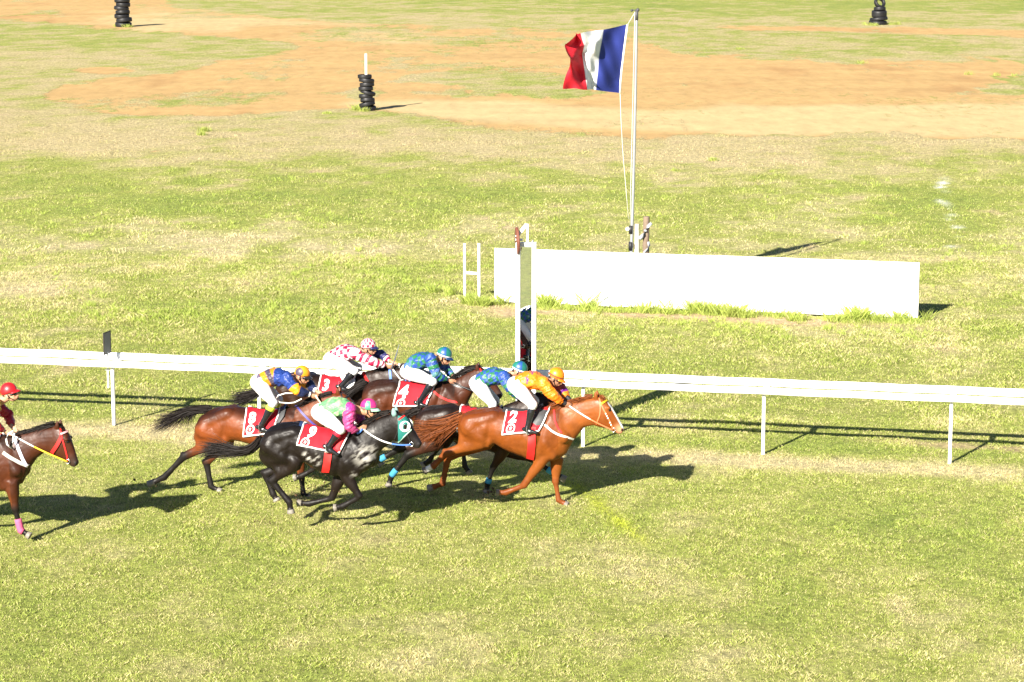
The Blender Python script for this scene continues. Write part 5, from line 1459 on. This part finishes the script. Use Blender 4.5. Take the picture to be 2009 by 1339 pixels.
r = rider(H9, 'jockey in green silks with magenta sleeves and cap crouching over cloth number nine', J9, 'n', silk_nine, 'n', cap_nine, (.35, .55, .42), boottop=(.42, .012, .03), bt_len=.22)
reins(H9, r['hand'], [(BLUS, 0, .38), (WEB, .38, 1)], .07)
mb = MB(); mb.tube([H9['fr'].p(x, y, .12) for x, y in ((711, 842), (706, 848), (702, 851), (700, 847))], .016, 8); mb.build('rein', BLUS, H9['e'])

# ============ bay coming in at the left edge
HL = build_horse('bay racehorse with pink bandage only half inside the picture at left', (-40, 1055),
  [(-184, 900), (-181, 882), (-170, 866), (-146, 856), (-122, 854), (-94, 858), (-66, 862), (-38, 860), (-12, 854), (8, 850), (26, 856), (42, 878), (54, 905)],
  [(-184, 910), (-174, 930), (-160, 942), (-134, 940), (-110, 926), (-86, 936), (-58, 948), (-30, 958), (-8, 964), (14, 964), (34, 956), (46, 944), (54, 928)],
  [((-2, 852), (44, 950), .17), ((20, 852), (57, 922), .145), ((46, 848), (72, 900), .115), ((72, 842), (88, 888), .095)],
  ((110, 836), (152, 911)),
  fore=[((24, 955), (30, 1000), (41, 1041), (60, 1053)), ((-14, 960), (-40, 1000), (-80, 1010), (-100, 1000))],
  hind=[((-128, 926), (-188, 960), (-212, 1010), (-236, 1022)), ((-130, 926), (-176, 966), (-170, 1024), (-152, 1040))],
  coat='bay', tail=[[(-180, 868), (-210, 872), (-240, 880), (-270, 896)], [(-182, 872), (-212, 882), (-240, 896), (-260, 916)]],
  mane=[[(106, 832), (88, 836), (70, 842)], [(90, 836), (70, 842), (50, 848)], [(70, 842), (50, 848), (28, 853)], [(52, 848), (32, 852), (12, 854)], [(114, 833), (122, 842), (124, 852)]], seed=8)
bridle(HL, REDS, M_('white red browband', (.75, .35, .35)))
strap(HL, [T2 for T2 in [HL['mp']((1181, 800)), HL['mp']((1176, 818)), HL['mp']((1170, 832))]], .05, REDS, 'throat_strap', off=.02)
strap(HL, [(30, 862), (36, 880), (44, 900), (52, 914)], .045, M_('lilac webbing', (.62, .56, .66), .6), 'breastplate', off=.012)
strap(HL, [(6, 888), (22, 900), (38, 908), (54, 914)], .05, M_('grey webbing', (.40, .40, .36), .6), 'breast_girth', off=.01)
cloth(HL, [(-88, 860), (0, 856), (-22, 905), (-98, 908)], None, emb=None)
saddle(HL, [(-92, 854), (-76, 856), (-58, 857), (-40, 855), (-26, 850), (-18, 844)], None, DSAD, DSAD)
bandage(HL, 0, .45, 1.25, PINK, .052)
JL = dict(hip=(-66, 808), sh=(-8, 792), head=(17, 768), peak=(41.5, 771), elbow=(-12, 832), wrist=(8, 846), hand=(18, 850), knee=(-30, 850), ankle=(-44, 893), toe=(-26, 902))
r = rider(HL, 'jockey in a plain red cap, dark red sleeves, cut off by the left edge', JL, 'r', silk_red, 'r', cap_red, (.45, .01, .015), skin=(.48, .26, .16))
reins(HL, r['hand'], [(YEL, 0, .55), (WEB, .55, 1)], .0)
mb = MB(); lp = [(26, 846), (16, 852), (12, 862), (14, 872), (22, 880), (26, 866), (28, 850)]
mb.tube([HL['fr'].p(x, y, .2) for x, y in lp], .014, 6); mb.build('rein', WEB, HL['e'])

# ============ clods of turf thrown up behind the hooves
def clods():
    r = random.Random(3); mb = MB()
    for fr, px, py, n, sx, sz, w in ((H2['fr'], 968, 975, 46, .16, .09, .1), (H2['fr'], 842, 955, 16, .2, .1, -.1), (H9['fr'], 640, 962, 60, .42, .16, -.25), (H9['fr'], 575, 985, 26, .25, .12, 0), (H8['fr'], 600, 960, 40, .3, .14, -.1), (H8['fr'], 300, 950, 18, .15, .06, .1), (HX['fr'], 760, 958, 20, .2, .1, 0), (H9['fr'], 520, 1024, 14, .10, .03, .1)):
        c = fr.p(px, py, w)
        for k in range(n):
            p = c+Vector((r.gauss(-.05, sx), r.gauss(0, .12), abs(r.gauss(0, sz))))
            if p.z < .012: p.z = .012
            q = fr.o+fr.R @ p; s = r.uniform(.005, .014)*(1.8 if r.random() < .12 else 1)
            mb.ball(q, (s, s*r.uniform(.6, 1), s*r.uniform(.5, .9)), 6, 4, Matrix.Rotation(r.uniform(0, 3), 3, 'Z') @ Matrix.Rotation(r.uniform(0, 3), 3, 'X'))
    o = mb.build('flying_turf', mat('soil crumbs', (.07, .045, .025), .95, .1, var=.4, vscale=30)); tag(o, 'dark crumbs of soil thrown up behind the galloping hooves', None, kind='stuff')
clods()
